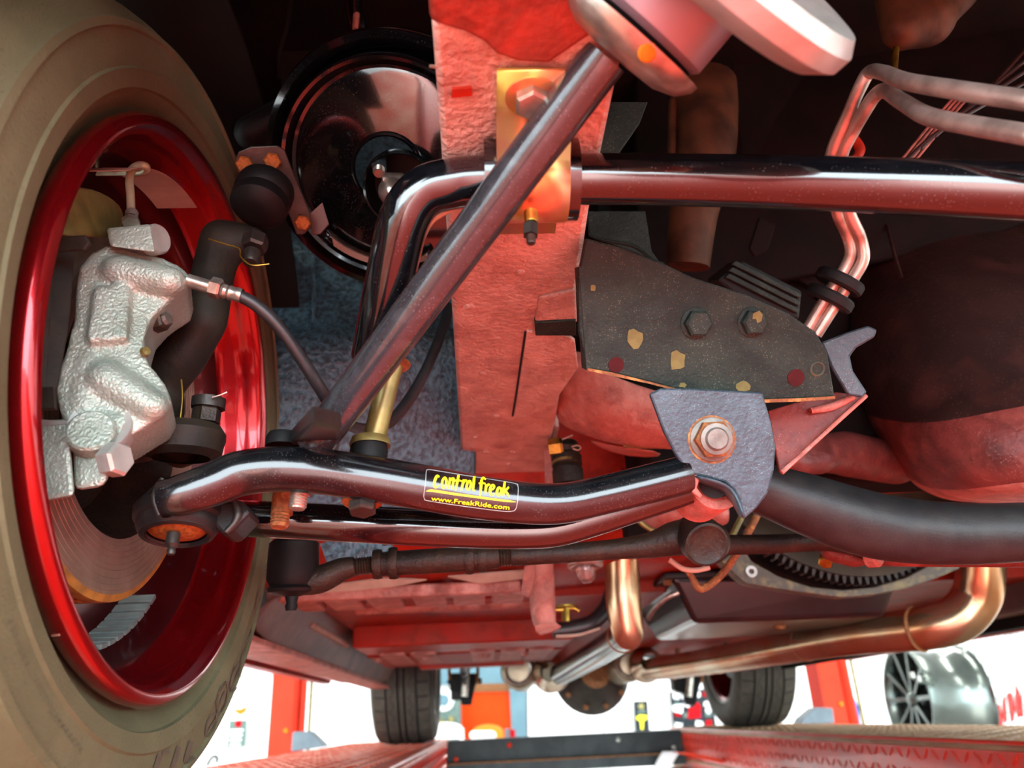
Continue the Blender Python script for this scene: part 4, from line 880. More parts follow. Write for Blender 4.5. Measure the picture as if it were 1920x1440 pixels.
# upper ball joint
ub = thing('upper_ball_joint', 'upper ball joint with rubber boot and three orange bolts', 'ball joint', P(490, 420, .55))
yu = .555
mplate = polypx('mount_plate', [(440, 300), (446, 285), (470, 275), (520, 273), (534, 282), (552, 330), (582, 400), (585, 425), (570, 440), (556, 440), (540, 400), (500, 330), (450, 328)], P(510, 340, yu), (.2, -.7, -.75), .005, 'darksteel', ub, bevel=.001)
for u, v in ((459, 307), (511, 301), (567, 416)):
    o = PL(u, v, P(510, 340, yu), V(.2, -.7, -.75).normalized()); hexhead('orange_bolt', o, (.2, -.7, -.75), m_of(16, u, v, yu), .006, 'orangebolt', mplate)
axb = (P(482, 450, yu-.02)-P(505, 350, yu-.01))
lathe('boot', [(1e-5, .0), (.0235, .0), (.0245, .004), (.0245, .013), (.0225, .016), (.024, .019), (.0235, .027), (.018, .033), (.011, .036), (1e-5, .036)], P(500, 350, yu-.012), (-.12, -.25, -1), 'rubber', ub, 32)
hexhead('castle_nut', P(480, 446, yu-.02), axb, .0105, .012, 'darksteel', ub)
lathe('stud_end', [(1e-5, .012), (.0055, .012), (.0065, .010), (.0065, 0)], P(474, 472, yu-.025), axb, 'darksteel', ub, 16)
tpx('cotter_pin', [(391, 448, yu-.045, 1.7), (420, 457, yu-.045, 1.7), (448, 466, yu-.045, 1.7), (452, 482, yu-.045, 1.7), (472, 497, yu-.045, 1.7), (505, 495, yu-.045, 1.7)], 'brass', ub, 8)

# ================================================================== frame rail
zr = .335
fr = thing('frame_rail', 'red primer front frame rail with dimpled underside', 'frame rail', V(0, .6, zr))
ol = [(790, -160), (806, 0), (826, 260), (850, 620), (868, 906), (1018, 906), (1042, 790), (1080, 560), (1104, 400), (1150, 180), (1200, -40), (1230, -160)]
rbox = poly('rail_box', [PZ(u, v, zr) for u, v in ol], .13, 'rail', fr, nrm=(0, 0, 1), bevel=.004, smooth=40)
# overlapping front section nearer the viewer
polypx('front_cap', [(800, -160), (803, 0), (806, 42), (835, 52), (870, 62), (905, 80), (930, 104), (970, 118), (1030, 122), (1120, 60), (1230, -160)], V(0, .3, zr-.004), (0, 0, 1), .01, 'railfront', fr, bevel=.003)
polypx('lap_patch', [(848, 168), (884, 165), (886, 180), (846, 184)], V(0, .3, zr-.002), (0, 0, 1), .002, 'redbright', fr)
tpx('weld_seam', [(806, 124, .325, 3), (840, 126, .33, 4), (870, 114, .33, 4), (895, 106, .335, 4)], 'steel', fr, 8)
# raised seam line and shim pocket
a = [PZ(u, v, zr-.0008) for u, v in ((985, 622), (978, 670), (969, 730), (961, 780))]
tube('seam_groove', a, .0011, 'groove', fr, 8)
polypx('overlap_tab', [(988, 622), (1066, 632), (1078, 640), (1084, 690), (1046, 745), (1034, 790), (964, 782)], V(0, .6, zr-.003), (0, 0, 1), .004, 'rail', fr, bevel=.001)
poly('pocket_edge', [PZ(u, v, zr-.006) for u, v in ((1002, 606), (1080, 602), (1080, 630), (1004, 630))], .008, 'plate', fr, nrm=(0, 0, 1), bevel=.001)
polypx('pocket_lip', [(1010, 560), (1080, 545), (1082, 606), (1002, 608)], V(0, .6, zr-.0035), (0, 0, 1), .004, 'rail', fr, bevel=.002)
rd = random.Random(5)
for u, v in ((975, 760), (890, 820), (912, 848), (960, 848), (1000, 700), (880, 575), (1030, 660), (975, 510), (955, 870), (905, 700), (930, 780), (1015, 642)):
    p = PZ(u, v, zr); r = rd.uniform(.003, .006)
    lathe('drip', [(1e-5, -.0022), (r*.7, -.0016), (r, .0005)], p, (0, .1, 1), 'rail', rbox, 14)
# rail to cross member gusset sweeping right
sheet('sweeping_gusset', [[P(u, v, y) for u, v, y in r] for r in (
    [(1080, 640, .78), (1120, 690, .78), (1180, 715, .78), (1240, 735, .78), (1300, 745, .80)],
    [(1060, 690, .80), (1100, 730, .79), (1160, 760, .78), (1240, 780, .78), (1300, 790, .80)],
    [(1045, 750, .84), (1090, 775, .82), (1150, 800, .80), (1240, 815, .80), (1310, 825, .82)],
    [(1036, 790, .90), (1080, 812, .87), (1150, 836, .85), (1240, 842, .85), (1320, 846, .86)])], 'oxide', fr, .005, 2)
sheet('gusset_lip', [[P(u, v, y) for u, v, y in r] for r in ([(1090, 818, .88), (1150, 838, .86), (1240, 843, .85)], [(1120, 838, .95), (1180, 860, .95), (1250, 858, .95)])], 'oxide', fr, .004, 1)
poly('rust_band', [P(u, v, .845) for u, v in ((1165, 826), (1240, 820), (1242, 840), (1170, 838))], .004, 'rust', fr, nrm=(0, 1, 0))
poly('inner_flange', [PZ(u, v, zr+.01) for u, v in ((1022, 905), (1040, 800), (1048, 800), (1030, 905))], .05, 'rail', fr, nrm=(0, 0, 1))
# bracket tail below rail
polypx('tail_web', [(1020, 838), (1036, 845), (1050, 905), (1022, 906)], P(1030, 880, 1.0), (0, 1, 0), .005, 'oxide', fr)

# dark web plate joining the rail with the pivot bracket
pl = thing('crossmember_plate', 'dark painted steel plate with two bolts and yellow paint marks', 'crossmember plate', P(1320, 740, .55))
po = P(1320, 620, .52); pn = V(.05, -.86, -.5).normalized()
pbody = polypx('plate_body', [(1098, 446), (1160, 462), (1240, 492), (1300, 520), (1400, 552), (1480, 588), (1530, 622), (1552, 660), (1566, 744), (1500, 748), (1400, 751), (1350, 742), (1300, 738), (1215, 716), (1150, 700), (1102, 692), (1086, 620), (1084, 520)], po, pn, .007, 'plate', pl, bevel=.0015)
polypx('lower_lip', [(1102, 690), (1150, 699), (1215, 715), (1300, 737), (1350, 741), (1400, 750), (1500, 747), (1566, 743), (1566, 748), (1500, 753), (1400, 756), (1300, 741), (1215, 719), (1102, 695)], po-pn*-.002, pn, .012, 'rust', pl)
def on_pl(u, v, off=.0): return PL(u, v, po, pn)+pn*off
for u, v, r in ((1305, 606, 26), (1410, 604, 25)):
    washer(on_pl(u, v), pn, m_of(r*1.15, u, v, .52), .0015, 'plate', pbody); hexhead('plate_bolt', on_pl(u, v, .001), pn, m_of(r, u, v, .52), .008, 'plate', pbody)
for u, v, r in ((1155, 684, 15), (1492, 708, 17)):
    lathe('red_hole', [(1e-5, .0007), (m_of(r, u, v, .52), .0007), (m_of(r, u, v, .52), 0)], on_pl(u, v), pn, 'redmark', pbody, 20)
lathe('spot_weld', [(m_of(11, 1533, 692, .52), 0), (m_of(13, 1533, 692, .52), .0012), (m_of(15, 1533, 692, .52), 0)], on_pl(1533, 692), pn, 'belliron', pbody, 20)
for (u, v, w_, h_) in ((1190, 636, 17, 20), (1270, 677, 16, 20), (1394, 724, 14, 12), (1112, 540, 6, 7), (1280, 722, 8, 5)):
    q = []
    for k in range(11):
        a = 2*math.pi*k/11; rr_ = rd.uniform(.75, 1.1); q.append((u+w_*rr_*math.cos(a), v+h_*rr_*math.sin(a)))
    poly('paint_mark', [on_pl(a, b, .0006) for a, b in q], .0005, 'chalk', pbody, nrm=-pn)
polypx('paint_mark', [(1412, 588), (1424, 582), (1430, 590), (1428, 602), (1420, 606), (1418, 598), (1411, 598)], on_pl(1420, 594, .0095), pn, .0005, 'chalk', pbody)
polypx('fold_edge', [(1086, 500), (1092, 500), (1106, 692), (1100, 694)], on_pl(1090, 600, .001), pn, .02, 'plate', pl)
# right ear of the crossmember
er = thing('crossmember_ear', 'dark forked steel ear at the right end of the plate', 'bracket', P(1580, 740, .56))
eo = P(1590, 660, .56)
polypx('ear_plate', [(1540, 642), (1590, 622), (1628, 610), (1645, 618), (1640, 632), (1606, 652), (1594, 668), (1600, 695), (1626, 735), (1618, 745), (1590, 740), (1560, 690)], eo, (-.25, -.9, -.3), .006, 'bracket', er, bevel=.0015)
polypx('red_web', [(1568, 735), (1622, 742), (1540, 812), (1478, 872), (1462, 884), (1455, 850), (1440, 770), (1500, 752)], P(1540, 790, .60), (-.1, -.9, -.2), .006, 'maroon', er, bevel=.001)
tpx('web_edge', [(1624, 742, .592, 4), (1560, 800, .594, 4), (1510, 846, .597, 4), (1465, 886, .60, 5)], 'oxide', er, 8)
tpx('web_fold', [(1600, 744, .59, 6), (1560, 762, .592, 8), (1520, 770, .594, 6)], 'oxide', er, 10)

# lower control arm pivot bracket
pb = thing('pivot_bracket', 'blue-grey pivot bracket with rusty nut holding the control arm', 'bracket', P(1340, 900, .53))
bo = P(1340, 830, .534); bn = V(-.05, -.93, -.3).normalized()
bface = polypx('bracket_face', [(1218, 738), (1238, 728), (1300, 728), (1430, 735), (1446, 790), (1455, 838), (1452, 880), (1440, 925), (1420, 952), (1395, 974), (1388, 955), (1386, 938), (1376, 918), (1360, 904), (1330, 896), (1294, 888), (1270, 858), (1245, 810)], bo, bn, .006, 'bracket', pb, bevel=.0015)
sheet('bracket_flange', [[P(u, v, y) for u, v, y in r] for r in ([(1294, 890, .535), (1330, 897, .535), (1362, 905, .535), (1382, 925, .535), (1392, 960, .535), (1396, 972, .535)], [(1300, 895, .575), (1335, 915, .575), (1360, 925, .575), (1375, 945, .575), (1385, 962, .57), (1392, 972, .565)])], 'bracket', pb, .005, 1)
o = PL(1335, 824, bo, bn)
lathe('rust_stain', [(1e-5, .0006), (.0165, .0004), (.018, 0)], o, bn, 'rust', bface, 24)
washer(o, bn, .0165, .002, 'boltgrey', bface); hexhead('lock_nut', o+bn*.002, bn, .0145, .010, 'rust', bface)
lathe('bolt_end', [(1e-5, .005), (.0072, .005), (.0085, .0035), (.0085, 0)], o+bn*.0115, bn, 'boltgrey', bface, 20)
lathe('lock_ring', [(.0085, 0), (.0115, 0), (.0115, .002), (.0085, .0025)], o+bn*.0118, bn, 'boltgrey', bface, 24)
bolt(pb, 1260, 756, .535, 21, 'rust', ax=(-.1, -.75, -.65), h=.7, wash=False)

# ================================================================== lower control arm
la = thing('lower_control_arm', 'glossy black tubular lower control arm with a yellow lettered sticker', 'control arm', P(620, 960, .53))
yl = .512
ft = tpx('front_tube', [(304, 936, .500, 36), (340, 928, .500, 39), (400, 908, .503, 41), (450, 888, .506, 43), (520, 880, .508, 43), (600, 884, .512, 43), (700, 898, .517, 43), (800, 915, .522, 42.5), (900, 933, .528, 41), (1000, 944, .534, 39), (1060, 943, .538, 38), (1120, 931, .542, 37), (1200, 912, .548, 37), (1285, 890, .553, 36)], 'dusty', la, 28, 10)
tpx('rear_tube', [(430, 972, .600, 34), (500, 974, .60, 34), (700, 984, .60, 35), (850, 991, .60, 35), (960, 994, .60, 35), (1040, 990, .598, 35), (1110, 972, .594, 34), (1200, 944, .588, 32), (1300, 912, .582, 30)], 'gloss', la, 28, 10)
tpx('tube_end_weld', [(306, 898, .497, 5), (294, 915, .496, 6), (290, 940, .496, 6), (300, 966, .497, 5)], 'darksteel', la, 10)
# ball joint socket
bc = P(333, 994, .537); bax = V(-.06, .16, 1).normalized()
socket = lathe('socket', [(.020, -.004), (.0245, -.003), (.0265, .0), (.0275, .003), (.0275, .006), (.0300, .008), (.0305, .015), (.028, .018), (.02, .03)], bc, bax, 'satin', la, 48)
lathe('socket_cap', [(1e-5, -.0045), (.010, -.004), (.0185, -.001), (.0205, .001)], bc, bax, 'orangebolt', socket, 40)
lathe('retaining_ring', [(.0195, -.002), (.0215, -.0045), (.0245, -.0035), (.025, 0)], bc, bax, 'satin', socket, 48)
lathe('grease_fitting', [(1e-5, -.019), (.0022, -.019), (.003, -.0165), (.0024, -.0145), (.0046, -.012), (.0046, -.004)], bc-V(.0, .006, 0), bax, 'darksteel', socket, 12)
poly('gusset', [P(u, v, .535) for u, v in ((345, 950), (450, 935), (470, 960), (432, 1000), (415, 1002), (390, 975))], .03, 'satin', la, nrm=(0, 1, 0), bevel=.003)
tpx('weld_bead', [(440, 940, .531, 6), (446, 962, .531, 8), (440, 980, .531, 7), (424, 998, .531, 6)], 'darksteel', la, 10)
# inner bushing sleeve
sc = P(1328, 916, .592)
lathe('bushing_sleeve', [(.012, -.02), (.021, -.02), (.0215, -.018), (.0215, .03), (.012, .03)], sc, (-.05, 1, .05), 'oxide', la, 32)
cyl('sleeve_bush', P(1340, 905, .562), P(1340, 905, .64), .012, 'rubber', la)
tpx('sleeve_weld', [(1290, 880, .548, 5), (1304, 895, .546, 7), (1300, 915, .55, 7), (1312, 930, .555, 5)], 'oxide', la, 10)
# strut plate hardware under the tube
hw_ = P(530, 960, .56)
cyl('nut_spacer', P(532, 925, .555), P(528, 965, .555), m_of(20, 530, 950, .555), 'rust', la, 24)
stud(la, 527, 960, .553, 18, 30, (-.03, -.1, -1), 'rust')
cyl('strut_nut', P(563, 918, .52), P(561, 926, .52), m_of(22, 560, 925, .52), 'steel', la, 6)
stud(la, 562, 918, .52, 17, 38, (-.05, -.08, -1), 'steel')
washer(P(680, 938, .525), V(0, -.15, -1), m_of(38, 680, 938, .525), .002, 'orangebolt', la)
hexhead('link_bolt', P(680, 941, .525), (0.02, -.25, -1), m_of(27, 680, 945, .525), .0085, 'darksteel', la)
# the sticker, laid on the tube
tr = bvh(ft)
K = lambda x, y: (760+x*.17708, 840+y*.17708)
st = [([(358, 312), (336, 300), (314, 340), (306, 392), (322, 416), (358, 396)], [14, 24, 26, 26, 22, 12]),
      ([(412, 318), (394, 346), (388, 400), (402, 424), (424, 404), (434, 350), (420, 318), (406, 322)], [18, 22, 22, 20, 20, 22, 20, 18]),
      ([(474, 318), (466, 370), (452, 432)], 22), ([(464, 372), (486, 334), (508, 330), (506, 370), (494, 436)], [14, 20, 22, 22, 20]),
      ([(562, 292), (548, 370), (528, 452)], [22, 24, 14]), ([(512, 352), (556, 346), (600, 356)], [14, 18, 10]),
      ([(618, 338), (606, 390), (590, 452)], [20, 24, 14]), ([(604, 392), (626, 350), (652, 352)], [12, 22, 16]),
      ([(674, 350), (654, 380), (648, 424), (662, 444), (682, 424), (692, 384), (682, 354), (668, 356)], [18, 22, 22, 20, 20, 22, 20, 16]),
      ([(730, 304), (722, 380), (716, 440), (738, 456)], [22, 24, 22, 12]),
      ([(850, 340), (824, 320), (806, 350), (798, 430), (786, 530)], [12, 22, 24, 24, 10]), ([(776, 378), (812, 372), (846, 382)], [12, 18, 12]),
      ([(854, 388), (852, 430), (846, 482)], [20, 24, 16]), ([(852, 430), (874, 394), (894, 392)], [12, 20, 16]),
      ([(898, 452), (932, 432), (938, 404), (916, 398), (896, 436), (898, 480), (916, 498), (946, 480)], [14, 18, 20, 20, 24, 24, 20, 12]),
      ([(1012, 432), (988, 424), (970, 458), (974, 496), (994, 498), (1014, 456)], [18, 22, 24, 22, 20, 16]), ([(1018, 424), (1014, 470), (1022, 508)], [20, 22, 14]),
      ([(1052, 362), (1044, 430), (1038, 502)], [20, 24, 18]), ([(1094, 416), (1066, 446), (1046, 462)], [18, 20, 14]), ([(1056, 452), (1076, 480), (1098, 518)], [16, 22, 10])]
strokes_on('sticker_lettering', tr, [([K(*p) for p in pl_], [w_*.19 for w_ in ws] if isinstance(ws, list) else ws*.19) for pl_, ws in st], 'yellow', ft, .0004, label='yellow brush lettering on the tube')
strokes_on('sticker_underline', tr, [([K(*p) for p in ((222, 456), (290, 452), (500, 484), (780, 522), (1000, 552), (1090, 562), (1168, 572))], [.6, 4, 3.8, 3.6, 3.4, 3.2, .6])], 'yellow', ft, .0004)
strokes_on('sticker_border', tr, [([K(*p) for p in ((240, 232), (222, 250), (212, 380), (196, 500), (206, 536), (240, 556), (600, 612), (1000, 664), (1120, 668), (1166, 648), (1184, 580), (1194, 460), (1190, 404), (1170, 382), (1000, 350), (600, 288), (300, 238), (240, 232))], 1.0)], 'sticker', ft, .0003)
vv, ff = textgeo('www.FreakRide.com', 1, 0.1, .004)
xm = max(p.x for p in vv); mb = MB(); g = []
for p in vv:
    tx = p.x/xm; bx, by = 272+(1102-272)*tx, 552+(652-552)*tx
    uu, v_ = K(bx, by-p.y*66); g.append(onto(tr, uu, v_, .0004) or P(uu, v_, .5))
mb.add(g, ff); mb.build('sticker_web_address', 'yellow', ft, label='yellow printed web address on the tube')

# ================================================================== strut rod and its front bushing
sr = thing('strut_rod', 'grey steel strut rod running up to a large bushing', 'strut rod', P(590, 830, .52))
r0 = P(588, 836, .515); r1 = P(1135, 105, .315); ra = (r1-r0).normalized()
tube('rod', [r0, r0.lerp(r1, .12), r0.lerp(r1, .5), r1], [.0125, .0133, .0135, .0135], 'rodsteel', sr, 32)
polypx('rod_foot', [(540, 838), (585, 800), (640, 810), (636, 846), (560, 850)], P(590, 830, .525), (0, -.3, 1), .012, 'satin', sr, bevel=.003)
lathe('foot_bolt', [(1e-5, .01), (.011, .01), (.0125, .007), (.0125, 0)], P(530, 838, .54), (0, 0, 1), 'rubber', sr, 20)
wc = r1+ra*.004
lathe('rear_cup_washer', [(.010, -.002), (.032, -.001), (.044, .003), (.0500, .010), (.0507, .0135), (.049, .0135), (.042, .006), (.010, .002)], wc, ra, 'steel', sr, 64)
lathe('rubber_bushing', [(.012, .004), (.040, .006), (.0445, .010), (.0445, .014), (.040, .017), (.012, .017)], wc, ra, 'rubber', sr, 48)
for a in (2.6, 3.3, 4.4):
    u_, s_, ax_ = frame(ra); p = wc+(u_*math.cos(a)+s_*math.sin(a))*.0495+ra*.009
    lathe('yellow_dab', [(1e-5, .0016), (.004, .001), (.005, 0)], p, (u_*math.cos(a)+s_*math.sin(a)), 'printgold', sr, 12)
sm = thing('strut_mount', 'pale grey blurred strut bushing cup at the top of the picture', 'strut mount', wc+ra*.05)
lathe('inner_cup', [(.030, .016), (.043, .0165), (.0465, .020), (.047, .046), (.044, .049)], wc, ra, 'lavender', sm, 64)
lathe('front_cup', [(.040, .036), (.066, .038), (.076, .046), (.077, .055), (.072, .062), (.060, .061), (.050, .055), (1e-5, .053)], wc+V(.024, -.012, -.014), (ra+V(.0, -.30, -.15)).normalized(), 'machined', sm, 64)

# ================================================================== sway bar
sb = thing('sway_bar', 'thick glossy black sway bar crossing under the frame rail', 'sway bar', P(1200, 400, .4))
rb = .0163
bar = [(2060, 368, .335), (1920, 360, .345), (1700, 350, .36), (1500, 343, .375), (1300, 338, .39), (1090, 336, .40), (900, 340, .40), (845, 346, .40), (805, 356, .401), (777, 378, .404), (758, 412, .41), (745, 460, .422), (730, 530, .442), (715, 605, .468), (702, 668, .495)]
pb0 = P(*bar[0])
tube('bar', [V(.74, .52, .27), V(.735, .45, pb0.z-.01), V(.72, .40, pb0.z), V(.66, .365, pb0.z), V(.52, .345, pb0.z)]+[P(*b) for b in bar], rb, 'gloss', sb, 32, 8)
MB().hexa([P(676, 650, .485), P(728, 650, .485), P(728, 650, .52), P(676, 650, .52), P(690, 610, .47), P(738, 610, .47), P(738, 610, .505), P(690, 610, .505)]).build('bar_eye', 'gloss', sb, bevel=.006)
el = thing('sway_bar_end_link', 'olive zinc end link sleeve with rubber bushing on the control arm', 'end link', P(700, 850, .53))
yE = .535
cyl('spacer_sleeve', P(735, 682, yE-.012), P(700, 830, yE), m_of(21, 705, 760, yE), 'olive', el, 24)
lathe('cup_washer', [(.006, .004), (.0135, .004), (.0148, 0), (.0148, -.002), (.006, 0)], P(694, 832, yE), (0, 0, 1), 'olive', el, 32)
lathe('link_bushing', [(.006, 0), (.0128, 0), (.0138, -.005), (.0132, -.014), (.006, -.014)], P(692, 834, yE), (0, 0, 1), 'rubber', el, 32)
lathe('upper_washer', [(1e-5, .002), (.0125, .002), (.013, 0), (1e-5, -.001)], P(738, 690, yE-.012), (-.2, 0, 1), 'orangebolt', el, 24)
# strap bracket holding the bar
bk = thing('sway_bar_bracket', 'gold zinc strap bracket clamping the sway bar to the rail', 'bracket', P(1000, 300, .39))
pc = P(1000, 338, .40)
x0 = P(930, 300, .385).x; x1 = P(1064, 300, .385).x
zt = zr-.0055; ys = []
Y0 = PZ(990, 130, zt).y
prof = [(Y0, zt), (PZ(990, 212, zt).y, zt)]
for i in range(13):
    a = math.pi*.93-(math.pi*.86)*i/12; prof.append((pc.y-.0+.0255*math.cos(a), pc.z-.0255*math.sin(a)))
prof += [(pc.y+.03, zt), (pc.y+.075, zt)]
# simple U profile: front flange, down and around the bushing, back up to the rail
v = []; f = []
prof = [p for p in prof]
for (y, z) in prof:
    for x in (x0, x1): v.append(V(x, y, z))
f = [(2*i, 2*i+1, 2*i+3, 2*i+2) for i in range(len(prof)-1)]
o = obj('strap', v, f, 'gold', bk, smooth=40); s_ = o.modifiers.new('s', 'SOLIDIFY'); s_.thickness = .003; s_.offset = 0
for xx, yy in ((x0-.0075, x0+.0), (x1, x1+.007)):
    v2, f2 = lathegeo([(.0165, 0), (.0262, 0), (.0262, yy-xx), (.0165, yy-xx)], V(xx, pc.y, pc.z), (1, 0, 0), 32); obj('bushing_edge', v2, f2, 'gloss', bk, smooth=35)
bp_ = PZ(997, 180, zt-.002)
washer(bp_, V(0, 0, -1), .0155, .002, 'gold', bk); hexhead('flange_bolt', bp_-V(0, 0, .002), (0, -.15, -1), .0105, .008, 'steel', bk)
stud(bk, 995, 398, pc.y-.012, 13, 26, (0, -.1, -1), 'brass'); cyl('stud_nut', P(995, 422, pc.y-.012), P(995, 442, pc.y-.012), m_of(15, 995, 430, .39), 'darksteel', bk, 6)
stud(bk, 995, 440, pc.y-.012, 9, 20, (0, 0, -1), 'darksteel')
# pale steel line beside the bar arm
tpx('fuel_vent_line', [(870, 386, .425, 7), (836, 396, .425, 7), (808, 414, .428, 7.5), (790, 445, .435, 8), (778, 490, .445, 8), (762, 540, .455, 8), (738, 596, .47, 7), (722, 640, .49, 6)], 'hardline', None, 14, label='pale cream steel line curving along the sway bar arm', cat='pipe')

# ================================================================== spring tower
tw = thing('spring_tower', 'glossy black spring tower underside with round opening', 'spring tower', P(720, 300, .62))
tc_ = P(728, 318, .62); tax = (V(-.10, -.66, -.75)).normalized(); k_ = (tc_.y/R(728, 318).y)/F
lathe('tower_disc', [(.062*.52, .004), (.034, .006), (.036, .004), (.037, .001), (.088, -.002), (.094, -.004), (.097, -.002), (.099, -.004), (.102, .006), (.105, .008), (.108, .004), (.109, -.01), (.112, -.03)], tc_, tax, 'gloss', tw, 96)
lathe('opening_ring', [(.032, .004), (.0335, .0075), (.036, .006), (.037, .002)], P(752, 352, .61), tax, 'gloss', tw, 48)
lathe('opening', [(1e-5, -.02), (.03, -.02), (.033, .004)], P(752, 352, .612), tax, 'rubber', tw, 40)
lathe('ball_end', [(1e-5, .014), (.006, .0125), (.011, .008), (.0135, 0), (.0135, -.01)], P(735, 360, .60), tax, 'steel', tw, 28)
lathe('outer_roll', [(.111, -.02), (.114, .002), (.120, .009), (.127, .005), (.130, -.006), (.129, -.05)], tc_-tax*.018, tax, 'gloss', tw, 96)
ss = thing('shock_stud', 'teal capped shock stud inside the spring tower', 'stud', P(710, 300, .6))
d_ = P(710, 332, .585)-P(712, 285, .60)
cyl('cap', P(712, 282, .60), P(711, 312, .594), m_of(12, 712, 300, .59), 'bracket', ss, 16)
cyl('nut', P(711, 300, .596), P(711, 318, .592), m_of(15, 712, 300, .59), 'bracket', ss, 6)
stud(ss, 711, 316, .592, 11, 18, d_, 'steel')
lathe('bar_end', [(1e-5, .0), (.007, 0), (.007, .02)], P(716, 337, .597), (1, .2, .1), 'steel', ss, 16)
lw = thing('tower_lower_flange', 'curved glossy flange below the spring tower', 'flange', P(670, 470, .62))
v, f = lathegeo([(.0885, .002), (.0905, .010), (.096, .011), (.099, .004), (.099, -.01)], tc_, tax, 96)
u_, s_, ax_ = frame(tax)
def keep(p):
    d = p-tc_; return True
nn = 96; sel = []
for i in range(4):
    for k in range(nn):
        p = v[i*nn+k]; c_ = CW.transposed() @ p; uu = 960-c_.x/c_.z*F; v__ = 720+c_.y/c_.z*F
        if 612 < uu < 800 and v__ > 420: sel.append((i*nn+k, i*nn+(k+1) % nn, (i+1)*nn+(k+1) % nn, (i+1)*nn+k))
o = obj('flange_arc', v, sel, 'gloss', lw, smooth=40); s2 = o.modifiers.new('s', 'SOLIDIFY'); s2.thickness = .002
polypx('gusset_tab', [(582, 400), (604, 380), (616, 420), (600, 438), (585, 440)], P(600, 410, .60), (0, 1, .4), .003, 'rocker', lw)
# coil spring above
cs = thing('coil_spring', 'black coil spring turn above the spring tower', 'coil spring', P(760, 20, .72))
cc = P(790, 90, .66); pts = []
for k in range(60):
    a = k/60*4*math.pi; pts.append(cc+V(.085*math.cos(a), .085*math.sin(a)+.03, .035+.02*a))
tube('coil', pts, .0105, 'gloss', cs, 14, 3)
# dark tower side wall with rough edge
ts = thing('tower_skirt', 'dark skirt of the spring tower left of the coil', 'body panel', P(560, 100, .72))
polypx('skirt', [(545, -40), (620, -40), (680, -40), (820, -40), (820, 120), (700, 130), (600, 190), (545, 240), (528, 170), (522, 110), (540, 50), (548, 0)], P(620, 100, .80), (0, 1, .5), .01, 'liner', ts, bevel=.002)
tpx('skirt_edge', [(548, -30, .70, 4), (540, 40, .70, 4), (524, 100, .70, 4), (525, 150, .70, 4)], 'liner', ts, 8)
tpx('red_sliver', [(672, -20, .69, 5), (668, 30, .69, 6), (666, 56, .69, 5)], 'oxide', ts, 8)
# upper arm seen dark behind ball joint
uc = thing('upper_control_arm', 'black upper control arm reaching in above the ball joint', 'control arm', P(500, 250, .62))
blob('arm', [(P(470, 250, .70), P(560, 210, .70), .02, .024), (P(560, 210, .70), P(640, 150, .70), .024, .022)], 'rubber', uc, vox=.005)

# ================================================================== steering linkage
ti = thing('tie_rod', 'greasy dark tie rod with adjusting sleeve under the control arm', 'tie rod', P(560, 1100, .78))
yT = .76
tpx('outer_rod', [(560, 1090, yT, 26), (600, 1086, yT, 26), (640, 1068, yT, 22), (665, 1062, yT, 18)], 'grease', ti, 20)
stud(ti, 655, 1064, yT, 17, 60, P(760, 1052, yT)-P(655, 1064, yT), 'grease', name='rod_thread')
tpx('adjusting_sleeve', [(700, 1059, yT, 22), (760, 1055, yT, 23), (860, 1049, yT, 23), (935, 1045, yT, 21)], 'grease', ti, 24)
for u, v, r in ((708, 1058, 28), (738, 1056, 30), (880, 1048, 29), (904, 1046, 27)):
    o_ = P(u, v, yT); r_ = m_of(r, u, v, yT); lathe('clamp', [(r_*.7, -.004), (r_*.96, -.004), (r_, 0), (r_*.96, .004), (r_*.7, .004)], o_, P(860, 1049, yT)-P(760, 1055, yT), 'grease', ti, 24)
MB().hexa([P(716, 1024, yT-.01), P(748, 1020, yT-.01), P(748, 1020, yT+.01), P(716, 1024, yT+.01), P(718, 1004, yT-.01), P(744, 1002, yT-.01), P(744, 1002, yT+.01), P(718, 1004, yT+.01)]).build('clamp_ears', 'grease', ti, bevel=.002)
stud(ti, 922, 1046, yT, 18, 50, P(1000, 1042, yT)-P(922, 1046, yT), 'grease', name='rod_thread')
tpx('inner_rod', [(960, 1043, yT, 18), (1050, 1038, yT-.005, 18), (1150, 1030, yT-.01, 19), (1220, 1022, yT-.015, 24), (1265, 1010, yT-.02, 32), (1300, 1005, yT-.02, 34)], 'grease', ti, 24)
lathe('outer_end_boot', [(1e-5, .045), (.018, .045), (.0235, .040), (.0245, .02), (.0245, .006), (.021, .0), (.0235, -.003), (.022, -.006), (.008, -.010), (1e-5, -.010)], P(548, 1098, yT), (0, -.1, 1), 'rubber', ti, 32)
lathe('grease_nipple', [(1e-5, -.022), (.005, -.022), (.006, -.018), (.005, -.015), (.0065, -.009), (.0065, 0)], P(548, 1100, yT), (0, -.1, 1), 'rubber', ti, 14)
lathe('outer_end_cap', [(.020, 0), (.0245, -.001), (.0235, -.005), (.018, -.007)], P(575, 1096, yT-.004), (0, -.1, 1), 'oxide', ti, 28) if 0 else None
blob('inner_end', [bpx(1300, 1005, yT-.02, 40, 1330, 1015, yT-.02, 40)], 'grease', ti, vox=.003)
jx = P(1322, 1018, yT-.05)
lathe('joint_cup', [(1e-5, .004), (.013, .003), (.0185, .006), (.0205, .005), (.0215, .001), (.022, -.012), (.018, -.03)], jx, (.05, -.85, -.5), 'grease', ti, 40)
cl = thing('center_link', 'brown-black center link bar running right under the crossmember', 'steering link', P(1600, 1040, .8))
tpx('link_bar', [(1350, 1022, .78, 19), (1450, 1020, .79, 18), (1540, 1016, .80, 17), (1590, 1022, .80, 17), (1625, 1036, .80, 15)], 'grease', cl, 20)
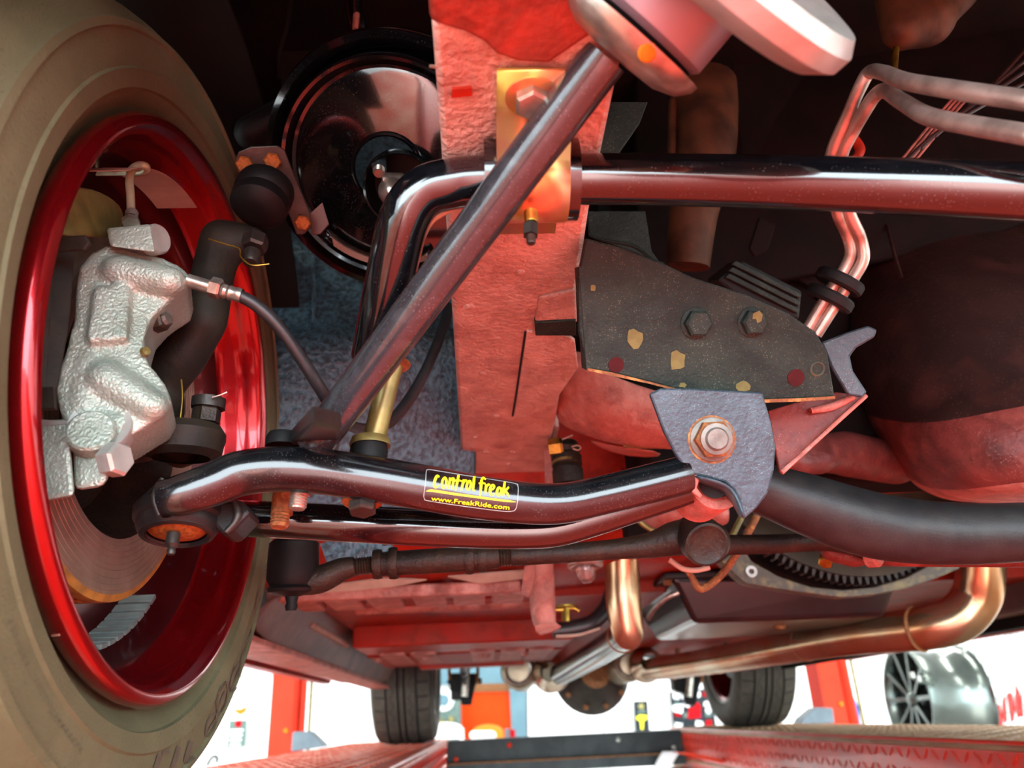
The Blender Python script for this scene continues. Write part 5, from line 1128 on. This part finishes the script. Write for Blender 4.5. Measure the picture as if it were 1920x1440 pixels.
tpx('pitman_arm', [(1640, 1046, .80, 15), (1700, 1048, .80, 14), (1800, 1048, .79, 15), (1960, 1046, .78, 17), (2250, 1040, .78, 17)], 'maroon', cl, 18)
blob('link_joint', [bpx(1555, 1035, .82, 18, 1600, 1045, .82, 20), bpx(1600, 1045, .82, 20, 1635, 1040, .82, 16)], 'maroon', cl, vox=.004)
lathe('joint_end', [(1e-5, .003), (.008, .003), (.011, 0), (.011, -.01)], P(1645, 1043, .785), (.6, -.8, -.1), 'oxide', cl, 20)
hexhead('joint_nut', P(1548, 1048, .83), (-.4, -.5, -.7), .008, .008, 'brass', cl)

# crossmember tube
ct = thing('crossmember_tube', 'thick black crossmember tube sweeping across under the oil pan', 'crossmember', P(1700, 980, .7))
ctp = [(1360, 890, .66, 44), (1440, 920, .67, 50), (1520, 948, .675, 58), (1600, 975, .68, 62), (1680, 992, .685, 61), (1780, 1000, .69, 58), (1900, 998, .695, 55), (2080, 985, .70, 52)]
ctr = [m_of(a[3], a[0], a[1], a[2]) for a in ctp]; cte = P(2080, 985, .70)
tube('tube_body', [P(a[0], a[1], a[2]) for a in ctp]+[V(.72, .68, cte.z+.02), V(.86, .66, cte.z+.06)], ctr+[ctr[-1], ctr[-1]*.9], 'satin', ct, 36)
# oil pan
op = thing('oil_pan', 'large oily engine oil pan with red light from below painted on its sump bottom', 'oil pan', P(1800, 940, .8))
rows = ([(1630, 380, 1.0), (1700, 380, .93), (1800, 380, .90), (1920, 380, .88), (2100, 380, .88)],
        [(1610, 480, .95), (1690, 480, .86), (1800, 480, .82), (1920, 480, .80), (2100, 480, .80)],
        [(1590, 580, .92), (1680, 590, .83), (1800, 600, .79), (1920, 600, .77), (2100, 600, .77)],
        [(1590, 690, .92), (1680, 700, .82), (1800, 710, .77), (1920, 710, .75), (2100, 710, .75)],
        [(1620, 780, .93), (1690, 800, .83), (1780, 800, .76), (1900, 770, .73), (2100, 740, .72)],
        [(1660, 845, .95), (1710, 868, .86), (1790, 850, .77), (1900, 800, .72), (2100, 770, .71)],
        [(1685, 880, .98), (1735, 920, .88), (1800, 928, .79), (1910, 915, .73), (2100, 900, .72)],
        [(1700, 895, 1.03), (1755, 934, .95), (1820, 943, .88), (1920, 943, .82), (2100, 940, .80)],
        [(1715, 905, 1.08), (1765, 930, 1.06), (1830, 935, 1.05), (1920, 935, 1.05), (2100, 935, 1.05)])
rows = [list(r)+[(2280, r[-1][1], r[-1][2]+.04), (2340, r[-1][1], 1.02)] for r in rows]
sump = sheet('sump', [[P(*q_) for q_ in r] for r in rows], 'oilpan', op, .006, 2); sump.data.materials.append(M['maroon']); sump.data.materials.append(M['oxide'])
for k, p_ in enumerate(sump.data.polygons): p_.material_index = 0 if k//6 < 4 else (1 if k//6 < 6 else 2)  # lower rows redder and lighter: light from below put into the colour
blob('pan_flange', [bpx(1480, 850, .85, 30, 1580, 850, .9, 42), bpx(1580, 850, .9, 44, 1680, 870, .95, 40), bpx(1500, 870, .85, 24, 1540, 862, .86, 28)], 'maroon', op, vox=.006)
for u, v in ((1660, 470), (1700, 560), (1720, 640), (1745, 720)):
    tpx('stamped_rib', [(u, v-60, .86, 3), (u+15, v, .835, 3), (u+30, v+50, .82, 3)], 'oilpan', op, 8)
# engine masses behind
eb = thing('engine_block', 'sooty engine block and brackets in shadow above the sway bar', 'engine', P(1500, 300, 1.0))
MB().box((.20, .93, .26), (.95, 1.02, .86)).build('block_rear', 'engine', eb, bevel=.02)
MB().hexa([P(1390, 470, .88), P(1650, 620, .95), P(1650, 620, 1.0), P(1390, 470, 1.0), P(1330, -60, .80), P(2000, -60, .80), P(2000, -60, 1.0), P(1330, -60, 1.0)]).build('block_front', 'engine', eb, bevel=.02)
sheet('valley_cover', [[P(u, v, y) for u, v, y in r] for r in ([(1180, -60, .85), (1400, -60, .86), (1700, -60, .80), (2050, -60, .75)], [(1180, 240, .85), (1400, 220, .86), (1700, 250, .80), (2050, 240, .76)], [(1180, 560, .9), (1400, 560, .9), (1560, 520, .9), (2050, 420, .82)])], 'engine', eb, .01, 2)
tpx('brown_casting', [(1318, 165, .70, 62), (1322, 220, .70, 60), (1322, 300, .70, 54), (1300, 400, .71, 46), (1290, 500, .73, 40)], 'brown', eb, 24)
tpx('brown_rib', [(1262, 190, .69, 8), (1258, 300, .69, 8)], 'brown', eb, 10)
polypx('grey_shield', [(1090, 288), (1100, 190), (1215, 190), (1200, 230), (1160, 288)], P(1150, 240, .50), (0, 1, .3), .004, 'plate', eb, bevel=.001)
polypx('shield_lower', [(1100, 395), (1210, 395), (1222, 470), (1240, 495), (1180, 470), (1105, 440)], P(1150, 430, .60), (0, 1, .3), .004, 'plate', eb, bevel=.001)
tpx('torn_edge', [(1104, 440, .58, 3), (1130, 450, .58, 3), (1190, 462, .58, 4), (1222, 488, .58, 4), (1245, 495, .58, 3)], 'plate', eb, 8)
blob('brown_bracket', [bpx(1690, -20, .55, 50, 1690, 60, .55, 36), bpx(1690, 60, .55, 34, 1740, 40, .55, 50), bpx(1740, 40, .55, 40, 1800, -20, .55, 40)], 'brown', eb, vox=.006)
tpx('bracket_pin', [(1680, 90, .545, 6), (1676, 135, .545, 6)], 'brass', eb, 10)
polypx('dark_tab', [(1424, 405), (1455, 420), (1440, 470), (1415, 480), (1405, 465)], P(1430, 440, .78), (0, 1, .3), .006, 'engine', eb, bevel=.002)
for k in range(4):
    tpx('bracket_line', [(1700+k*26, 300-k*22, .6, 4), (1770+k*26, 240-k*22, .6, 4), (1930, 150-k*22, .6, 4)], 'oilpan', eb, 8)
for k in range(4):
    tpx('harness_line', [(1690+k*9, 300, .62, 2.5), (1760+k*9, 215, .62, 2.5), (1800+k*9, 170, .62, 2.5)], 'oxide', eb, 8)
tpx('red_tag', [(1602, 262, .58, 9), (1612, 280, .58, 10), (1606, 296, .58, 8)], 'redbright', eb, 10)
em = thing('engine_mount', 'black ribbed engine mount block behind the dark plate', 'engine mount', P(1430, 560, .62))
emo = P(1430, 540, .64); emn = V(.1, -.85, -.5)
polypx('mount_body', [(1345, 525), (1392, 488), (1505, 545), (1500, 600), (1420, 590)], emo, emn, .03, 'rubber', em, bevel=.003)
for k in range(3):
    polypx('mount_rib', [(1360+k*6, 520-k*12), (1368+k*6, 512-k*12), (1500+k*2, 580-k*14), (1496+k*2, 588-k*14)], emo+V(0, -.003, -.002), emn, .006, 'plate', em, bevel=.001)
# pair of metal lines
for k, (path, lab) in enumerate(((
    [(2000, 200, .30, 20), (1920, 188, .31, 19.5), (1800, 170, .33, 18), (1700, 153, .355, 16), (1655, 136, .375, 14), (1630, 136, .39, 13), (1612, 165, .40, 12.5), (1590, 215, .42, 12), (1560, 285, .45, 11.5), (1555, 340, .48, 11), (1570, 400, .50, 11), (1588, 440, .52, 11), (1595, 475, .53, 11), (1580, 510, .54, 11), (1555, 548, .55, 11), (1512, 620, .57, 10.5)], 'upper of the two pinkish metal fluid lines bending down past the sway bar'),
    ([(2000, 270, .30, 20), (1920, 252, .31, 20), (1820, 235, .33, 18.5), (1740, 218, .35, 17), (1690, 190, .37, 15), (1660, 170, .385, 14), (1640, 180, .395, 13), (1620, 210, .41, 13), (1600, 245, .43, 12.5), (1578, 290, .45, 12.5), (1575, 340, .48, 12), (1592, 400, .50, 12), (1612, 445, .52, 12), (1618, 485, .53, 12), (1600, 520, .54, 12), (1578, 552, .55, 12), (1530, 628, .57, 11)], 'lower of the two pinkish metal fluid lines bending down past the sway bar'))):
    pp = [P(a[0], a[1], a[2]) for a in path]; rr_ = [m_of(a[3], a[0], a[1], a[2]) for a in path]; d_ = (pp[0]-pp[1]).normalized()
    tube('fluid_line', [pp[0]+d_*.30+V(0, .05, .02), pp[0]+d_*.15]+pp, [rr_[0]]*2+rr_, 'line', None, 16, label=lab, cat='pipe', group='pair of metal fluid lines')
lc = thing('line_clamp', 'black rubber clamp around the pair of fluid lines', 'clamp', P(1562, 545, .55))
ax_ = P(1530, 600, .565)-P(1590, 500, .54)
for d in (-.012, .004):
    lathe('clamp_ring', [(.012, 0), (.019, 0), (.0205, .002), (.0205, .008), (.019, .010), (.012, .010)], P(1566, 542, .55)+ax_.normalized()*d, ax_, 'rubber', lc, 28)
# bent wire rods near the tie rod joint
wr = thing('bent_rod', 'tan bent linkage rod below the tie rod joint', 'rod', P(1310, 1100, .9))
tpx('rod', [(1425, 955, .88, 7), (1405, 995, .88, 7), (1380, 1040, .885, 7), (1352, 1078, .89, 7), (1322, 1102, .89, 7), (1308, 1100, .89, 7), (1296, 1080, .89, 6), (1286, 1066, .89, 6)], 'rust', wr, 12)
tpx('upper_rod', [(1400, 950, .90, 6), (1380, 990, .90, 6), (1368, 1015, .90, 6)], 'olive', wr, 12)
tpx('retaining_clip', [(1255, 1050, .84, 5), (1280, 1066, .84, 5), (1305, 1069, .84, 5), (1330, 1064, .84, 5)], 'tape', wr, 10)
# red bracket, brass tee, clear cap
vb = thing('red_bracket', 'pinkish red bracket arm hanging below the floor pan', 'bracket', P(1020, 1185, 1.22))
sheet('bracket_arm', [[P(u, v, y) for u, v, y in r] for r in ([(1000, 1040, 1.16), (1004, 1045, 1.15), (1034, 1042, 1.15), (1037, 1044, 1.17)], [(993, 1110, 1.17), (1004, 1115, 1.15), (1034, 1112, 1.15), (1039, 1112, 1.17)], [(994, 1150, 1.17), (1006, 1158, 1.15), (1036, 1156, 1.15), (1041, 1156, 1.17)], [(1002, 1176, 1.18), (1012, 1184, 1.16), (1030, 1182, 1.15), (1044, 1172, 1.17)])], 'oxide', vb, .006, 1)
polypx('torn_foot', [(1003, 1172), (1040, 1166), (1052, 1174), (1034, 1184), (1014, 1189), (1005, 1182)], P(1025, 1178, 1.145), (0, 1, -.3), .005, 'oxide', vb)
polypx('slotted_tab', [(984, 1062), (1000, 1056), (1004, 1078), (990, 1120), (977, 1112)], P(990, 1085, 1.13), (.5, 1, 0), .003, 'oxide', vb)
bt = thing('brass_tee', 'small brass tee fitting on a black hose beside the red bracket', 'fitting', P(1062, 1160, 1.28))
tpx('tee_body', [(1040, 1143, 1.28, 5), (1055, 1143, 1.28, 6), (1075, 1140, 1.28, 5), (1086, 1146, 1.28, 4)], 'brass', bt, 10)
cyl('tee_stem', P(1061, 1140, 1.28), P(1061, 1165, 1.28), m_of(8, 1061, 1150, 1.28), 'brass', bt, 8)
lathe('tee_flange', [(1e-5, 0), (.015, 0), (.015, .003), (1e-5, .003)], P(1061, 1135, 1.28), (0, 0, -1), 'brass', bt, 16)
bh = thing('black_fuel_hose', 'thick black hose under the floor by the down pipe', 'hose', P(1100, 1180, 1.35))
tpx('hose', [(1036, 1183, 1.36, 14), (1075, 1178, 1.36, 15), (1110, 1168, 1.36, 15), (1136, 1140, 1.37, 14), (1145, 1110, 1.38, 13)], 'hose', bh, 16)
tpx('clip_strip', [(1042, 1193, 1.35, 3), (1085, 1190, 1.35, 3), (1125, 1178, 1.35, 2.5)], 'tape', bh, 8)
cp = thing('clear_cap', 'clear glassy cap with a torn grey collar left of the down pipe', 'cap', P(1095, 1095, 1.1))
po_ = P(1097, 1056, 1.06)
lathe('collar', [(.012, .010), (.024, .010), (.0255, .004), (.0245, -.004), (.022, -.006), (.012, -.004)], po_, (0, .1, 1), 'steel', cp, 24)
lathe('dome', [(1e-5, -.027), (.006, -.026), (.011, -.021), (.0135, -.012), (.014, 0)], po_, (0, .1, 1), 'clear', cp, 28)
# idler fittings tucked behind rail end
idl = thing('idler_stud', 'greasy idler stud with castle nut and cotter pin beside the rail end', 'steering joint', P(1060, 880, .95))
lathe('joint_body', [(1e-5, .02), (.016, .02), (.02, .01), (.0165, .004), (.02, 0), (.0195, -.012), (.015, -.014), (.02, -.018), (.02, -.04)], P(1062, 858, .95), (0, .1, 1), 'grease', idl, 28)
hexhead('castle_nut', P(1030, 840, .94), (1, -.2, .05), .012, .018, 'brass', idl)
lathe('brass_band', [(.0175, 0), (.019, .001), (.019, .004), (.0175, .005)], P(1062, 872, .948), (0, .1, 1), 'olive', idl, 24)
tpx('cotter_pin', [(1072, 838, .92, 1.5), (1082, 835, .92, 1.5), (1089, 839, .92, 1.5), (1084, 844, .92, 1.5), (1074, 841, .92, 1.5)], 'tape', idl, 8)
tpx('cotter_leg', [(1054, 824, .92, 1.3), (1074, 816, .92, 1.3)], 'tape', idl, 8)
sgb = thing('steering_cover', 'pinkish curved steering cover behind the bushing sleeve', 'cover', P(1270, 980, .95))
sheet('cover_shell', [[P(u, v, y) for u, v, y in r] for r in ([(1180, 960, 1.0), (1240, 930, .95), (1310, 930, .93), (1370, 940, .95)], [(1200, 985, .98), (1250, 960, .92), (1310, 955, .90), (1370, 965, .93)], [(1230, 1000, 1.0), (1265, 990, .96), (1310, 985, .95), (1370, 990, .98)])], 'oxide', sgb, .005, 2)
tpx('cover_lip', [(1196, 975, .96, 5), (1215, 990, .96, 5), (1240, 1000, .96, 5)], 'olive', sgb, 10)
MB().box((.19, .98, .19), (.34, 1.02, .30)).build('cover_back', 'engine', sgb)
